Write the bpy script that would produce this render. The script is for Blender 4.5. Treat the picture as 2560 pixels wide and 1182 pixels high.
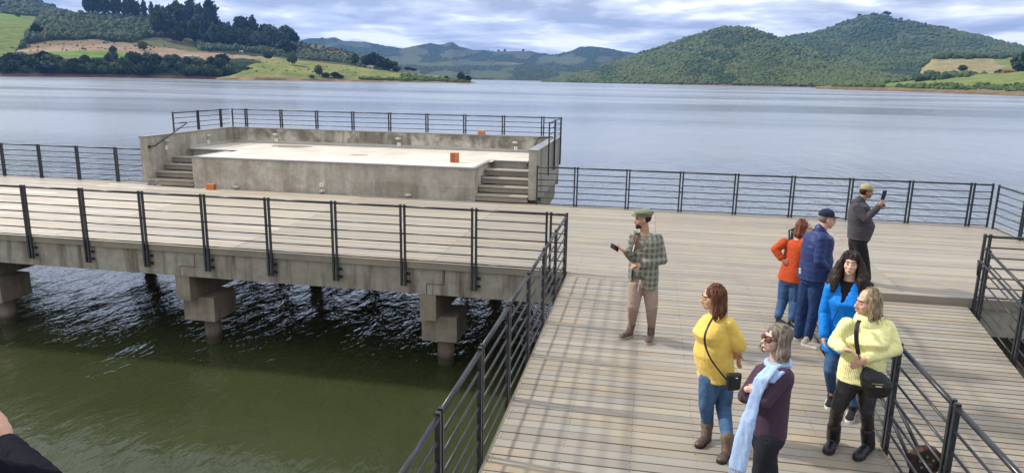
import bpy, bmesh, math, random
import numpy as np
from mathutils import Vector, Matrix, noise
R = math.radians
random.seed(7); np.random.seed(7)
scn = bpy.context.scene
col = scn.collection
for o in list(bpy.data.objects): bpy.data.objects.remove(o)

# ---------------------------------------------------------------- camera
CAM_H = 3.335; F = 1770.85; YAW = -0.18800; PITCH = 0.21875; ROLL = 0.01689
WPX, HPX = 2560, 1182
fwd = Vector((math.sin(YAW)*math.cos(PITCH), math.cos(YAW)*math.cos(PITCH), -math.sin(PITCH)))
rt = Vector((math.cos(YAW), -math.sin(YAW), 0)); upv = rt.cross(fwd)
rt, upv = math.cos(ROLL)*rt + math.sin(ROLL)*upv, -math.sin(ROLL)*rt + math.cos(ROLL)*upv
cam_data = bpy.data.cameras.new('camera'); cam = bpy.data.objects.new('camera', cam_data)
col.objects.link(cam)
cam.matrix_world = Matrix(((rt.x, upv.x, -fwd.x, 0), (rt.y, upv.y, -fwd.y, 0), (rt.z, upv.z, -fwd.z, CAM_H), (0, 0, 0, 1)))
cam_data.sensor_fit = 'HORIZONTAL'; cam_data.sensor_width = 36; cam_data.lens = 36*F/WPX
cam_data.clip_start = 0.1; cam_data.clip_end = 30000
scn.camera = cam
CAM = Vector((0, 0, CAM_H))
def ray(px, py):
    return (fwd*F + rt*(px-WPX/2) - upv*(py-HPX/2)).normalized()
def atz(px, py, z=0.0):
    d = ray(px, py); return CAM + d*((z-CAM_H)/d.z)
def atd(px, py, dist):                                   # point at a true horizontal distance
    d = ray(px, py); return CAM + d*(dist/math.hypot(d.x, d.y))

# ---------------------------------------------------------------- sun and sky
SUN = Vector((-1.258, 0.15, 1.0)).normalized()
SUN_EL = math.asin(SUN.z); SUN_AZ = math.atan2(SUN.x, SUN.y)
sl = bpy.data.lights.new('sun', 'SUN'); sl.energy = 4.2; sl.angle = R(3.0); sl.color = (1.0, 0.94, 0.85)
so = bpy.data.objects.new('sun', sl); col.objects.link(so)
so.rotation_euler = SUN.to_track_quat('Z', 'Y').to_euler(); so.location = (0, 0, 60)
world = bpy.data.worlds.new('World'); scn.world = world; world.use_nodes = True
nt = world.node_tree; nt.nodes.clear()
N = lambda t: nt.nodes.new(t)
L = nt.links.new
def mth(op, a, b=None, c=None):
    n = N('ShaderNodeMath'); n.operation = op
    for i, v in enumerate((a, b, c)):
        if v is None: continue
        if isinstance(v, (int, float)): n.inputs[i].default_value = v
        else: L(v, n.inputs[i])
    return n.outputs[0]
sky = N('ShaderNodeTexSky'); sky.sky_type = 'NISHITA'; sky.sun_disc = False
sky.sun_elevation = SUN_EL; sky.sun_rotation = SUN_AZ; sky.air_density = 1.0; sky.dust_density = 1.5
tc = N('ShaderNodeTexCoord'); sp = N('ShaderNodeSeparateXYZ'); L(tc.outputs['Generated'], sp.inputs[0])
zz = mth('ADD', mth('MAXIMUM', sp.outputs['Z'], 0.0), 0.10)
cb = N('ShaderNodeCombineXYZ')
L(mth('DIVIDE', sp.outputs['X'], zz), cb.inputs[0]); L(mth('DIVIDE', sp.outputs['Y'], zz), cb.inputs[1])
def cloud_noise(scale, detail, rough, off, dist=0.0):
    m = N('ShaderNodeMapping'); m.inputs['Location'].default_value = off
    L(cb.outputs[0], m.inputs[0])
    n = N('ShaderNodeTexNoise'); n.inputs['Scale'].default_value = scale; n.inputs['Detail'].default_value = detail
    n.inputs['Roughness'].default_value = rough; n.inputs['Distortion'].default_value = dist
    L(m.outputs[0], n.inputs[0]); return n.outputs[0]
n1 = cloud_noise(1.0, 8, 0.55, (3.1, 7.7, 0), 0.35)
n2 = cloud_noise(2.9, 8, 0.58, (9.3, 1.2, 4), 0.3)
n3 = cloud_noise(0.4, 4, 0.5, (1.7, 5.2, 8))
mixv = mth('ADD', mth('MULTIPLY', n1, 0.55), mth('ADD', mth('MULTIPLY', n2, 0.25), mth('MULTIPLY', n3, 0.2)))
rp = N('ShaderNodeValToRGB'); L(mixv, rp.inputs[0])
rp.color_ramp.elements[0].position = 0.425; rp.color_ramp.elements[0].color = (6.2, 6.45, 6.95, 1)
rp.color_ramp.elements[1].position = 0.575; rp.color_ramp.elements[1].color = (16.5, 16.2, 16.0, 1)
e = rp.color_ramp.elements.new(0.47); e.color = (8.5, 8.7, 9.1, 1)
e = rp.color_ramp.elements.new(0.53); e.color = (11.6, 11.8, 12.0, 1)
cov = N('ShaderNodeValToRGB'); L(cloud_noise(0.8, 6, 0.55, (5.5, 2.2, 2), 0.3), cov.inputs[0])
cov.color_ramp.elements[0].position = 0.30; cov.color_ramp.elements[0].color = (0.8, 0.8, 0.8, 1)
cov.color_ramp.elements[1].position = 0.43; cov.color_ramp.elements[1].color = (1, 1, 1, 1)
# cloud layer mixed over the clear sky by coverage
mx = N('ShaderNodeMix'); mx.data_type = 'RGBA'
L(cov.outputs[0], mx.inputs[0]); L(sky.outputs[0], mx.inputs[6]); L(rp.outputs[0], mx.inputs[7])
bg = N('ShaderNodeBackground'); bg.inputs[1].default_value = 0.1
wo = N('ShaderNodeOutputWorld'); L(mx.outputs[2], bg.inputs[0]); L(bg.outputs[0], wo.inputs[0])
scn.view_settings.view_transform = 'Standard'; scn.view_settings.look = 'None'
scn.view_settings.gamma = 1.0; scn.view_settings.exposure = 0.12; scn.view_settings.use_curve_mapping = False
try:
    scn.cycles.volume_step_rate = 4; scn.cycles.max_bounces = 6; scn.cycles.volume_bounces = 0
    scn.cycles.use_denoising = True; scn.cycles.sample_clamp_indirect = 6
    scn.cycles.caustics_reflective = False; scn.cycles.caustics_refractive = False
except Exception: pass

# ---------------------------------------------------------------- helpers
class MB:
    """collects shapes, builds ONE mesh object"""
    def __init__(s): s.v = []; s.f = []
    def add(s, vs, fs):
        b = len(s.v); s.v += [tuple(v) for v in vs]; s.f += [tuple(i+b for i in f) for f in fs]; return s
    def box(s, x0, x1, y0, y1, z0, z1):
        return s.add([(x0,y0,z0),(x1,y0,z0),(x1,y1,z0),(x0,y1,z0),(x0,y0,z1),(x1,y0,z1),(x1,y1,z1),(x0,y1,z1)],
                     [(0,3,2,1),(4,5,6,7),(0,1,5,4),(1,2,6,5),(2,3,7,6),(3,0,4,7)])
    def bar(s, a, b, w, h, up=(0,0,1)):
        a = Vector(a); b = Vector(b); d = (b-a).normalized(); up = Vector(up)
        if abs(d.dot(up)) > .99: up = Vector((0,1,0))
        x = d.cross(up).normalized()*w/2; y = x.cross(d).normalized()*h/2
        vs = [a-x-y, a+x-y, a+x+y, a-x+y, b-x-y, b+x-y, b+x+y, b-x+y]
        return s.add(vs, [(0,1,2,3),(7,6,5,4),(0,4,5,1),(1,5,6,2),(2,6,7,3),(3,7,4,0)])
    def tube(s, pts, r, n=8, cap=True, flat=1.0):
        pts = [Vector(p) for p in pts]; rs = r if isinstance(r, (list, tuple)) else [r]*len(pts)
        rings = []; prev = None
        for i, p in enumerate(pts):
            d = (pts[min(i+1, len(pts)-1)]-pts[max(i-1, 0)]).normalized()
            if prev is None:
                ref = Vector((0,0,1)) if abs(d.z) < .9 else Vector((0,1,0)); x = d.cross(ref).normalized()
            else: x = (prev - d*prev.dot(d)).normalized()
            prev = x; y = d.cross(x)
            rings.append([p + x*math.cos(2*math.pi*k/n)*rs[i] + y*math.sin(2*math.pi*k/n)*rs[i]*flat for k in range(n)])
        vs = [v for rg in rings for v in rg]; fs = []
        for i in range(len(pts)-1):
            for k in range(n):
                k2 = (k+1) % n; fs.append((i*n+k, i*n+k2, (i+1)*n+k2, (i+1)*n+k))
        if cap: fs.append(tuple(range(n))[::-1]); fs.append(tuple((len(pts)-1)*n+k for k in range(n)))
        return s.add(vs, fs)
    def prism(s, poly, h0, h1, axis='z'):
        n = len(poly)
        m = {'z': lambda a,b,h: (a,b,h), 'x': lambda a,b,h: (h,a,b), 'y': lambda a,b,h: (a,h,b)}[axis]
        vs = [m(a,b,h0) for a,b in poly] + [m(a,b,h1) for a,b in poly]
        fs = [tuple(range(n))[::-1], tuple(range(n, 2*n))] + [(i, (i+1)%n, n+(i+1)%n, n+i) for i in range(n)]
        return s.add(vs, fs)
    def ell(s, c, rx, ry, rz, nu=10, nv=7, rot=None):
        vs = [Vector((0,0,rz))]
        for i in range(1, nv):
            t = math.pi*i/nv
            for k in range(nu):
                a = 2*math.pi*k/nu; vs.append(Vector((rx*math.sin(t)*math.cos(a), ry*math.sin(t)*math.sin(a), rz*math.cos(t))))
        vs.append(Vector((0,0,-rz)))
        fs = [(0, 1+k, 1+(k+1)%nu) for k in range(nu)]
        for i in range(nv-2):
            for k in range(nu):
                a = 1+i*nu+k; b = 1+i*nu+(k+1)%nu; fs.append((a, a+nu, b+nu, b))
        q = 1+(nv-2)*nu; e = len(vs)-1
        fs += [(q+k, e, q+(k+1)%nu) for k in range(nu)]
        if rot is not None: vs = [rot @ v for v in vs]
        return s.add([v+Vector(c) for v in vs], fs)
    def mesh(s, name, mat=None, smooth=False):
        me = bpy.data.meshes.new(name); me.from_pydata(s.v, [], s.f); me.validate(); 
        bm = bmesh.new(); bm.from_mesh(me); bmesh.ops.recalc_face_normals(bm, faces=bm.faces); bm.to_mesh(me); bm.free()
        if mat: me.materials.append(mat)
        if smooth: me.polygons.foreach_set('use_smooth', [True]*len(me.polygons))
        return me
    def obj(s, name, mat=None, parent=None, smooth=False):
        return link(name, s.mesh(name, mat, smooth), parent)
def link(name, me, parent=None, loc=None):
    o = bpy.data.objects.new(name, me); col.objects.link(o)
    if parent: o.parent = parent
    if loc is not None: o.location = loc
    return o
def tag(o, label=None, cat=None, group=None, kind=None):
    if label: o['label'] = label
    if cat: o['category'] = cat
    if group: o['group'] = group
    if kind: o['kind'] = kind
    return o
def empty(name, loc=(0,0,0), label=None, cat=None, group=None, rz=0):
    o = bpy.data.objects.new(name, None); col.objects.link(o); o.location = loc; o.rotation_euler.z = rz
    o.empty_display_size = .1
    return tag(o, label, cat, group)
def copy_tree(o, parent=None):
    c = o.copy(); col.objects.link(c); c.parent = parent
    for ch in list(o.children): copy_tree(ch, c)
    return c

# ---------------------------------------------------------------- materials
class Mat:
    def __init__(s, name, rough=.6, metal=0., spec=.5):
        s.m = bpy.data.materials.new(name); s.m.use_nodes = True; s.t = s.m.node_tree
        s.b = s.t.nodes['Principled BSDF']; s.b.inputs['Roughness'].default_value = rough
        s.b.inputs['Metallic'].default_value = metal; s.b.inputs['Specular IOR Level'].default_value = spec
    def n(s, t, **k):
        n = s.t.nodes.new(t)
        for a, b in k.items(): setattr(n, a, b)
        return n
    def l(s, a, b): s.t.links.new(a, b)
    def inp(s, sock, v):
        if hasattr(v, 'links') or isinstance(v, bpy.types.NodeSocket): s.l(v, sock)
        else: sock.default_value = v
    def math(s, op, a, b=None, clamp=False):
        n = s.n('ShaderNodeMath', operation=op, use_clamp=clamp); s.inp(n.inputs[0], a)
        if b is not None: s.inp(n.inputs[1], b)
        return n.outputs[0]
    def coord(s, kind='Object', scale=(1,1,1), rot=(0,0,0), loc=(0,0,0)):
        c = s.n('ShaderNodeTexCoord'); m = s.n('ShaderNodeMapping')
        m.inputs['Scale'].default_value = scale; m.inputs['Rotation'].default_value = rot; m.inputs['Location'].default_value = loc
        if kind == 'World':
            g = s.n('ShaderNodeNewGeometry'); s.l(g.outputs['Position'], m.inputs[0])
        else: s.l(c.outputs[kind], m.inputs[0])
        return m.outputs[0]
    def noise(s, vec, scale=5, detail=4, rough=.5, dist=0.):
        n = s.n('ShaderNodeTexNoise'); s.l(vec, n.inputs['Vector']); n.inputs['Scale'].default_value = scale
        n.inputs['Detail'].default_value = detail; n.inputs['Roughness'].default_value = rough
        n.inputs['Distortion'].default_value = dist; return n.outputs[0]
    def ramp(s, fac, stops):
        r = s.n('ShaderNodeValToRGB'); s.l(fac, r.inputs[0]); els = r.color_ramp.elements
        while len(els) < len(stops): els.new(.5)
        for e, (p, c) in zip(els, stops):
            e.position = p; e.color = (c, c, c, 1) if isinstance(c, (int, float)) else tuple(c)+(1,)
        return r.outputs[0]
    def mix(s, f, a, b, mode='MIX'):
        n = s.n('ShaderNodeMix', data_type='RGBA', blend_type=mode, clamp_factor=True)
        s.inp(n.inputs[0], f)
        for i, v in ((6, a), (7, b)):
            if isinstance(v, tuple): n.inputs[i].default_value = v+(1,) if len(v) == 3 else v
            else: s.l(v, n.inputs[i])
        return n.outputs[2]
    def color(s, v):
        if isinstance(v, tuple): s.b.inputs['Base Color'].default_value = v+(1,)
        else: s.l(v, s.b.inputs['Base Color'])
        return s
    def bump(s, h, strength=.3, dist=.01, prev=None):
        n = s.n('ShaderNodeBump'); n.inputs['Strength'].default_value = strength; n.inputs['Distance'].default_value = dist
        s.l(h, n.inputs['Height'])
        if prev: s.l(prev, n.inputs['Normal'])
        s.l(n.outputs[0], s.b.inputs['Normal']); return n.outputs[0]
M = {}
def simple(name, c, rough=.6, metal=0., var=.12, scale=8, bump=0., bs=60, spec=.5, kind='Object'):
    m = Mat(name, rough, metal, spec); v = m.coord(kind)
    n = m.noise(v, scale, 5, .6)
    lo = tuple(x*(1-var) for x in c); hi = tuple(min(1, x*(1+var)) for x in c)
    m.color(m.ramp(n, [(.3, lo), (.7, hi)]))
    if bump: m.bump(m.noise(v, bs, 3), bump, .004)
    M[name] = m.m; return m
# weathered deck timber, one tint per plank
def wood(name, cols, attr=True, rough=.5, grain_axis='X'):
    m = Mat(name, rough, 0, .5)
    oi = m.n('ShaderNodeObjectInfo'); at = m.n('ShaderNodeAttribute', attribute_name='rnd')
    r = m.math('FRACT', m.math('ADD', oi.outputs['Random'], at.outputs['Fac']))
    base = m.ramp(r, cols)
    st = (1.6, 30, 30) if grain_axis == 'X' else (30, 1.6, 30)
    g = m.n('ShaderNodeNewGeometry'); off = m.n('ShaderNodeVectorMath', operation='ADD'); m.l(g.outputs['Position'], off.inputs[0])
    cmb = m.n('ShaderNodeCombineXYZ'); m.l(m.math('MULTIPLY', r, 37.), cmb.inputs[0]); m.l(m.math('MULTIPLY', r, 19.), cmb.inputs[2]); m.l(cmb.outputs[0], off.inputs[1])
    mp = m.n('ShaderNodeMapping'); mp.inputs['Scale'].default_value = st; m.l(off.outputs[0], mp.inputs[0])
    gr = m.noise(mp.outputs[0], 1.0, 8, .65, .6)
    mp2 = m.n('ShaderNodeMapping'); mp2.inputs['Scale'].default_value = (1, 1, 1); m.l(off.outputs[0], mp2.inputs[0])
    bl = m.noise(mp2.outputs[0], 1.1, 5, .6, .4)
    c1 = m.mix(m.ramp(gr, [(.38, 0.), (.58, 1.)]), base, (.60,.58,.56), 'MULTIPLY')
    c1 = m.mix(m.ramp(gr, [(.30, 0.85), (.46, 0.)]), base, c1)
    c2 = m.mix(m.math('MULTIPLY', m.ramp(bl, [(.42, 0.), (.72, 1.)]), .65), c1, (.42,.33,.2))
    bl2 = m.noise(mp2.outputs[0], .45, 4, .6)
    c3 = m.mix(m.math('MULTIPLY', m.ramp(bl2, [(.35, 1.), (.6, 0.)]), .35), c2, (.23,.22,.21))
    m.color(c3); m.bump(gr, .35, .003)
    rr = m.ramp(gr, [(.3, rough-.12), (.7, rough+.15)]); m.l(rr, m.b.inputs['Roughness'])
    M[name] = m.m
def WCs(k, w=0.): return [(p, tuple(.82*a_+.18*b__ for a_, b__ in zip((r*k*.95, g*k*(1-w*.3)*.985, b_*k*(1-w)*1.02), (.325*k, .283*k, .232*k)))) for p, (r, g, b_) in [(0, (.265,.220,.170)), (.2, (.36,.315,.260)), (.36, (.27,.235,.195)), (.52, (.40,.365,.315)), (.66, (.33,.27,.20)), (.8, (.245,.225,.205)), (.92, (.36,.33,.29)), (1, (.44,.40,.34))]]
wood('deck_timber', WCs(.86, .04)); wood('deck_timber_mid', WCs(.90, .05)); wood('deck_timber_sheen_full', WCs(1.62, .05), rough=.42); wood('deck_timber_sheen_half', WCs(1.38, .05), rough=.45); wood('deck_timber_sheen_faint', WCs(1.10, .05)); wood('ramp_timber', WCs(.84, .04))  # paler copies for the left deck sections put its sheen into the colour
wood('fascia_timber', [(0, (.20,.18,.15)), (1, (.27,.24,.20))], rough=.7)
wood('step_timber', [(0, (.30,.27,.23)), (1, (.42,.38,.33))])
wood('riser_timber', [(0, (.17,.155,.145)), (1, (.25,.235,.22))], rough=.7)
# steel paint of the railings
m = Mat('rail_paint', .38, 0., .5); v = m.coord('World')
n_ = m.noise(v, 9, 5, .6); m.color(m.ramp(n_, [(.3, (.012,.014,.019)), (.7, (.024,.027,.034))]))
cc_ = m.ramp(n_, [(.3, (.012,.014,.019)), (.7, (.026,.029,.036))]); m.color(m.mix(m.ramp(m.noise(v, 34, 4, .6), [(.66, 0.), (.72, .8)]), cc_, (.10,.045,.022)))
m.l(m.ramp(n_, [(.3, .28), (.7, .5)]), m.b.inputs['Roughness']); m.bump(m.noise(v, 120, 2), .08, .002); M['rail_paint'] = m.m
# concrete kinds
def concrete(name, base, dark, streak=.8, blocky=False, rough=.85, stain=.5):
    m = Mat(name, rough, 0, .25); v = m.coord('World')
    a = m.noise(v, 1.3, 6, .62, .3); b = m.noise(v, 7, 6, .6); 
    vs = m.coord('World', scale=(3.2, 3.2, .35)); s_ = m.noise(vs, 1.0, 5, .6, .2)
    c = m.ramp(b, [(.3, tuple(x*.82 for x in base)), (.7, tuple(min(1,x*1.12) for x in base))])
    c = m.mix(m.math('MULTIPLY', m.ramp(a, [(.42, 0.), (.62, 1.)]), stain), c, dark)
    c = m.mix(m.math('MULTIPLY', m.ramp(s_, [(.50, 0.), (.66, 1.)]), streak), c, tuple(x*.8 for x in dark))
    m.color(c); bb = m.bump(m.noise(v, 45, 6, .6), .35, .006); m.bump(b, .25, .02, bb)
    M[name] = m.m
concrete('beam_concrete', (.36,.34,.295), (.14,.095,.06), .85, stain=.3)
concrete('pier_concrete', (.30,.26,.21), (.14,.115,.09), .4)
concrete('pile_concrete', (.25,.20,.165), (.13,.10,.08), .5)
m = [x for x in bpy.data.materials if x.name == 'pile_concrete'][0]; t_ = m.node_tree; b_ = t_.nodes['Principled BSDF']   # algae band at the waterline
g_ = t_.nodes.new('ShaderNodeNewGeometry'); z_ = t_.nodes.new('ShaderNodeSeparateXYZ'); r_ = t_.nodes.new('ShaderNodeMapRange'); x_ = t_.nodes.new('ShaderNodeMix'); x_.data_type = 'RGBA'
t_.links.new(g_.outputs['Position'], z_.inputs[0]); t_.links.new(z_.outputs[2], r_.inputs[0]); r_.inputs[1].default_value = -2.12; r_.inputs[2].default_value = -1.98; r_.inputs[3].default_value = 1; r_.inputs[4].default_value = 0
t_.links.new(b_.inputs['Base Color'].links[0].from_socket, x_.inputs[6]); x_.inputs[7].default_value = (.045,.042,.025,1); t_.links.new(r_.outputs[0], x_.inputs[0]); t_.links.new(x_.outputs[2], b_.inputs['Base Color'])
concrete('wall_concrete', (.50,.475,.42), (.115,.105,.085), .65, stain=.85)
concrete('front_concrete', (.48,.455,.41), (.22,.185,.14), .45, stain=.6)
concrete('wing_concrete', (.40,.38,.33), (.16,.14,.11), .6, stain=.35)
concrete('repair_concrete', (.38,.36,.32), (.21,.18,.14), .5, stain=.6)
concrete('repair_light', (.42,.405,.37), (.25,.22,.18), .35, stain=.5)
simple('coping_stone', (.24,.245,.25), .3, var=.2, scale=14)
simple('tile_joint', (.30,.27,.23), .9)
m = Mat('floor_tile', .42, 0, .4); oi = m.n('ShaderNodeObjectInfo'); v = m.coord('World')
c = m.ramp(oi.outputs['Random'], [(0, (.60,.545,.47)), (.5, (.66,.61,.53)), (1, (.70,.65,.58))])
c = m.mix(m.math('MULTIPLY', m.ramp(m.noise(v, .9, 6, .6), [(.48, 0.), (.7, 1.)]), .3), c, (.40,.36,.31)); m.color(c)
M['floor_tile'] = m.m
simple('skirting_tile', (.40,.385,.37), .5, var=.08, scale=3)
m = Mat('wet_tile', .12, 0, .5); m.color(m.ramp(m.noise(m.coord('World'), 3, 4), [(.3, (.30,.265,.22)), (.7, (.38,.34,.29))])); M['wet_tile'] = m.m
simple('clay', (.52,.17,.07), .8, var=.15, scale=20, bump=.3)
simple('clay_cell_shade', (.12,.03,.012), .9)
simple('white_plastic', (.72,.72,.69), .4, var=.05)
simple('socket_grey', (.35,.35,.34), .5)
simple('lamp_metal', (.45,.44,.36), .35, .6, var=.15)
m = Mat('lamp_glass', .15, 0, .5); m.color((.62,.68,.58)); M['lamp_glass'] = m.m
simple('steel_dark', (.05,.05,.055), .4, .5)
simple('screw_steel', (.085,.07,.055), .6, .3)
simple('rust', (.055,.024,.015), .85, .2, var=.5, scale=30, bump=.6, bs=90)
simple('black_iron', (.012,.012,.013), .6)
simple('brass', (.45,.30,.14), .45, .7)
# ---------------------------------------------------------------- water
WZ = -2.25
m = Mat('lake_water', .04, 0, .5); m.b.inputs['IOR'].default_value = 1.42
v0 = m.coord('World'); 
m.color(m.ramp(m.noise(v0, .35, 3), [(.3, (.034,.043,.017)), (.7, (.046,.055,.023))]))
va = m.coord('World', scale=(1., .38, 1), rot=(0, 0, R(-32)))
vb = m.coord('World', scale=(1., .55, 1), rot=(0, 0, R(20)))
h1 = m.noise(va, 2.1, 3, .55, .4); h2 = m.noise(vb, 6.5, 3, .6, .3); h3 = m.noise(va, .55, 2, .5)
h = m.math('ADD', m.math('MULTIPLY', h1, 1.0), m.math('ADD', m.math('MULTIPLY', h2, .30), m.math('MULTIPLY', h3, 1.6)))
calm = m.noise(m.coord('World', scale=(.004, .022, 1)), 1., 3, .6, .3)                  # wind lanes: rougher and calmer water
g = m.math('MULTIPLY', h, m.ramp(calm, [(.38, .85), (.6, 1.08)]))
gy = m.n('ShaderNodeNewGeometry'); sy = m.n('ShaderNodeSeparateXYZ'); m.l(gy.outputs['Position'], sy.inputs[0])
shelter = m.n('ShaderNodeMapRange'); shelter.interpolation_type = 'SMOOTHSTEP'; m.l(sy.outputs[1], shelter.inputs[0]); shelter.inputs[1].default_value = 9.; shelter.inputs[2].default_value = 14.5
shelter.inputs[3].default_value = .5; g = m.math('MULTIPLY', g, shelter.outputs[0])
open_ = m.n('ShaderNodeMapRange'); m.l(sy.outputs[1], open_.inputs[0]); open_.inputs[1].default_value = 17; open_.inputs[2].default_value = 60   # sheltered by the pier, wind-ruffled beyond
g = m.math('MULTIPLY', g, m.math('SUBTRACT', 1.0, m.math('MULTIPLY', open_.outputs[0], .45)))
bn = m.bump(g, .8, .085)
# body colour of the turbid water under a mirror layer whose strength follows the Fresnel law of the mean surface
fr = m.n('ShaderNodeLayerWeight'); fr.inputs['Blend'].default_value = .5
b2 = m.n('ShaderNodeBump'); b2.inputs['Strength'].default_value = .8; b2.inputs['Distance'].default_value = .07
m.l(m.math('MULTIPLY', g, m.math('SUBTRACT', 1.0, open_.outputs[0])), b2.inputs['Height']); m.l(b2.outputs[0], fr.inputs['Normal'])
gl = m.n('ShaderNodeBsdfGlossy'); m.l(m.math('ADD', .02, m.math('MULTIPLY', m.math('MULTIPLY', open_.outputs[0], .22), m.ramp(calm, [(.40, .62), (.56, 1.)]))), gl.inputs['Roughness']); gl.distribution = 'MULTI_GGX'; gl.inputs['Color'].default_value = (.82, .86, .92, 1); m.l(bn, gl.inputs['Normal'])
m.b.inputs['Specular IOR Level'].default_value = 0.; m.b.inputs['Roughness'].default_value = 1.
ms = m.n('ShaderNodeMixShader'); m.l(m.ramp(fr.outputs['Facing'], [(0, .02), (.43, .035), (.58, .10), (.72, .36), (.86, .66), (.95, .80)]), ms.inputs[0]); m.l(m.b.outputs[0], ms.inputs[1]); m.l(gl.outputs[0], ms.inputs[2])
m.l(ms.outputs[0], m.t.nodes['Material Output'].inputs['Surface']); M['lake_water'] = m.m
b = MB()
xs = [-9000, -3000, -1000, -300, -80, -30, 30, 80, 300, 1000, 3000, 9000]; ys = [-200, -30, 5, 40, 100, 300, 900, 2500, 6000, 9500]
b.add([(x, y, WZ) for y in ys for x in xs], [(j*12+i, j*12+i+1, (j+1)*12+i+1, (j+1)*12+i) for j in range(len(ys)-1) for i in range(11)])
wo_ = b.obj('lake_water', M['lake_water'])
if wo_.data.polygons[0].normal.z < 0: wo_.data.flip_normals()
tag(wo_, 'calm reservoir water, green near the pier and pale blue far out', kind='structure')
simple('lakebed_soil', (.10,.08,.05), .95)
b = MB(); b.add([(-9500,-250,-7),(9500,-250,-7),(9500,9800,-7),(-9500,9800,-7)], [(0,1,2,3)])
tag(b.obj('lakebed', M['lakebed_soil']), 'muddy lakebed under the reservoir', kind='structure')

# ---------------------------------------------------------------- hills: terrain with true distances
def land_mat(name):
    m = Mat(name, .95, 0, .1); a = m.n('ShaderNodeAttribute', attribute_name='zone'); v = m.coord('World')
    n = m.noise(v, .05, 6, .65); n2 = m.noise(v, .35, 5, .6)
    c = m.mix(.75, a.outputs['Color'], m.ramp(n, [(.32, .62), (.68, 1.35)]), 'MULTIPLY')
    c = m.mix(.6, c, m.ramp(n2, [(.3, .7), (.7, 1.3)]), 'MULTIPLY'); m.color(c)
    m.bump(n2, .6, 2.0); M[name] = m.m
land_mat('land')
class Hill:
    """cols: {px: [(py, dist) from the shore row up to the crest]}; every knot has its own true distance"""
    def __init__(s, cols, nrow=40, rough=1.0, seed=0):
        s.px = sorted(cols); K = len(next(iter(cols.values())))
        s.K = K; s.y = [[cols[p][k][0] for p in s.px] for k in range(K)]; s.d = [[cols[p][k][1] for p in s.px] for k in range(K)]
        s.rough = rough; s.seed = seed
    def yd(s, px, v):
        t = v*(s.K-1); k = min(int(t), s.K-2); f = t-k
        ya, yb = np.interp(px, s.px, s.y[k]), np.interp(px, s.px, s.y[k+1]); da, db = np.interp(px, s.px, s.d[k]), np.interp(px, s.px, s.d[k+1])
        return ya+(yb-ya)*f, da+(db-da)*f
    def p(s, px, v):
        y, d = s.yd(px, v); P = atd(px, y, d)
        a = s.rough*min(1, v*5)*(noise.noise(Vector((P.x*.012, P.y*.012, s.seed)))+.5*noise.noise(Vector((P.x*.04, P.y*.04, s.seed+5))))
        P.z += a*d*.006
        return P
    def build(s, name, zone, label, x0, x1, dx=6, nr=36):
        P = []; C = []
        xs = np.arange(x0, x1+dx, dx); n = len(xs)
        for j in range(nr+1):
            v = j/nr
            for x in xs:
                q = s.p(x, v)
                if j == 0: q = q + Vector((0, 0, 0)); q.z = min(q.z, WZ+.3)-.6
                P.append(q); C.append(zone(x, s.yd(x, v)[0], v))
        for k, (sc, zf) in enumerate(((1.12, .75), (1.35, .3), (1.6, 0))):
            for i, x in enumerate(xs):
                q = P[nr*n+i]; P.append(Vector((q.x*sc, q.y*sc, WZ-4+(q.z-WZ)*zf))); C.append(C[nr*n+i])
        me = bpy.data.meshes.new(name)
        R_ = nr+3
        me.from_pydata([tuple(q) for q in P], [], [(j*n+i, j*n+i+1, (j+1)*n+i+1, (j+1)*n+i) for j in range(R_) for i in range(n-1)])
        at = me.color_attributes.new('zone', 'FLOAT_COLOR', 'POINT')
        at.data.foreach_set('color', [c for q in C for c in (q[0], q[1], q[2], 1)])
        me.polygons.foreach_set('use_smooth', [True]*len(me.polygons)); me.materials.append(M['land'])
        return tag(link(name, me), label, kind='structure')
G_FOREST = (.035,.055,.022); G_DARK = (.022,.038,.018); G_GRASS = (.125,.165,.040); G_BRIGHT = (.12,.20,.035); G_DRY = (.23,.20,.10)
SOIL = (.15,.075,.045); BROWN = (.20,.135,.085); SCRUB = (.095,.105,.045); FIELD = (.27,.20,.13)
def ellz(x, y, cx, cy, rx, ry, rot=0.):
    dx, dy = x-cx, y-cy; dx, dy = dx*math.cos(rot)+dy*math.sin(rot), -dx*math.sin(rot)+dy*math.cos(rot)
    return (dx/rx)**2+(dy/ry)**2 < 1
def jit(x, y, s=1.): return noise.noise(Vector((x*.02, y*.06, 3.3)))*s

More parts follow.
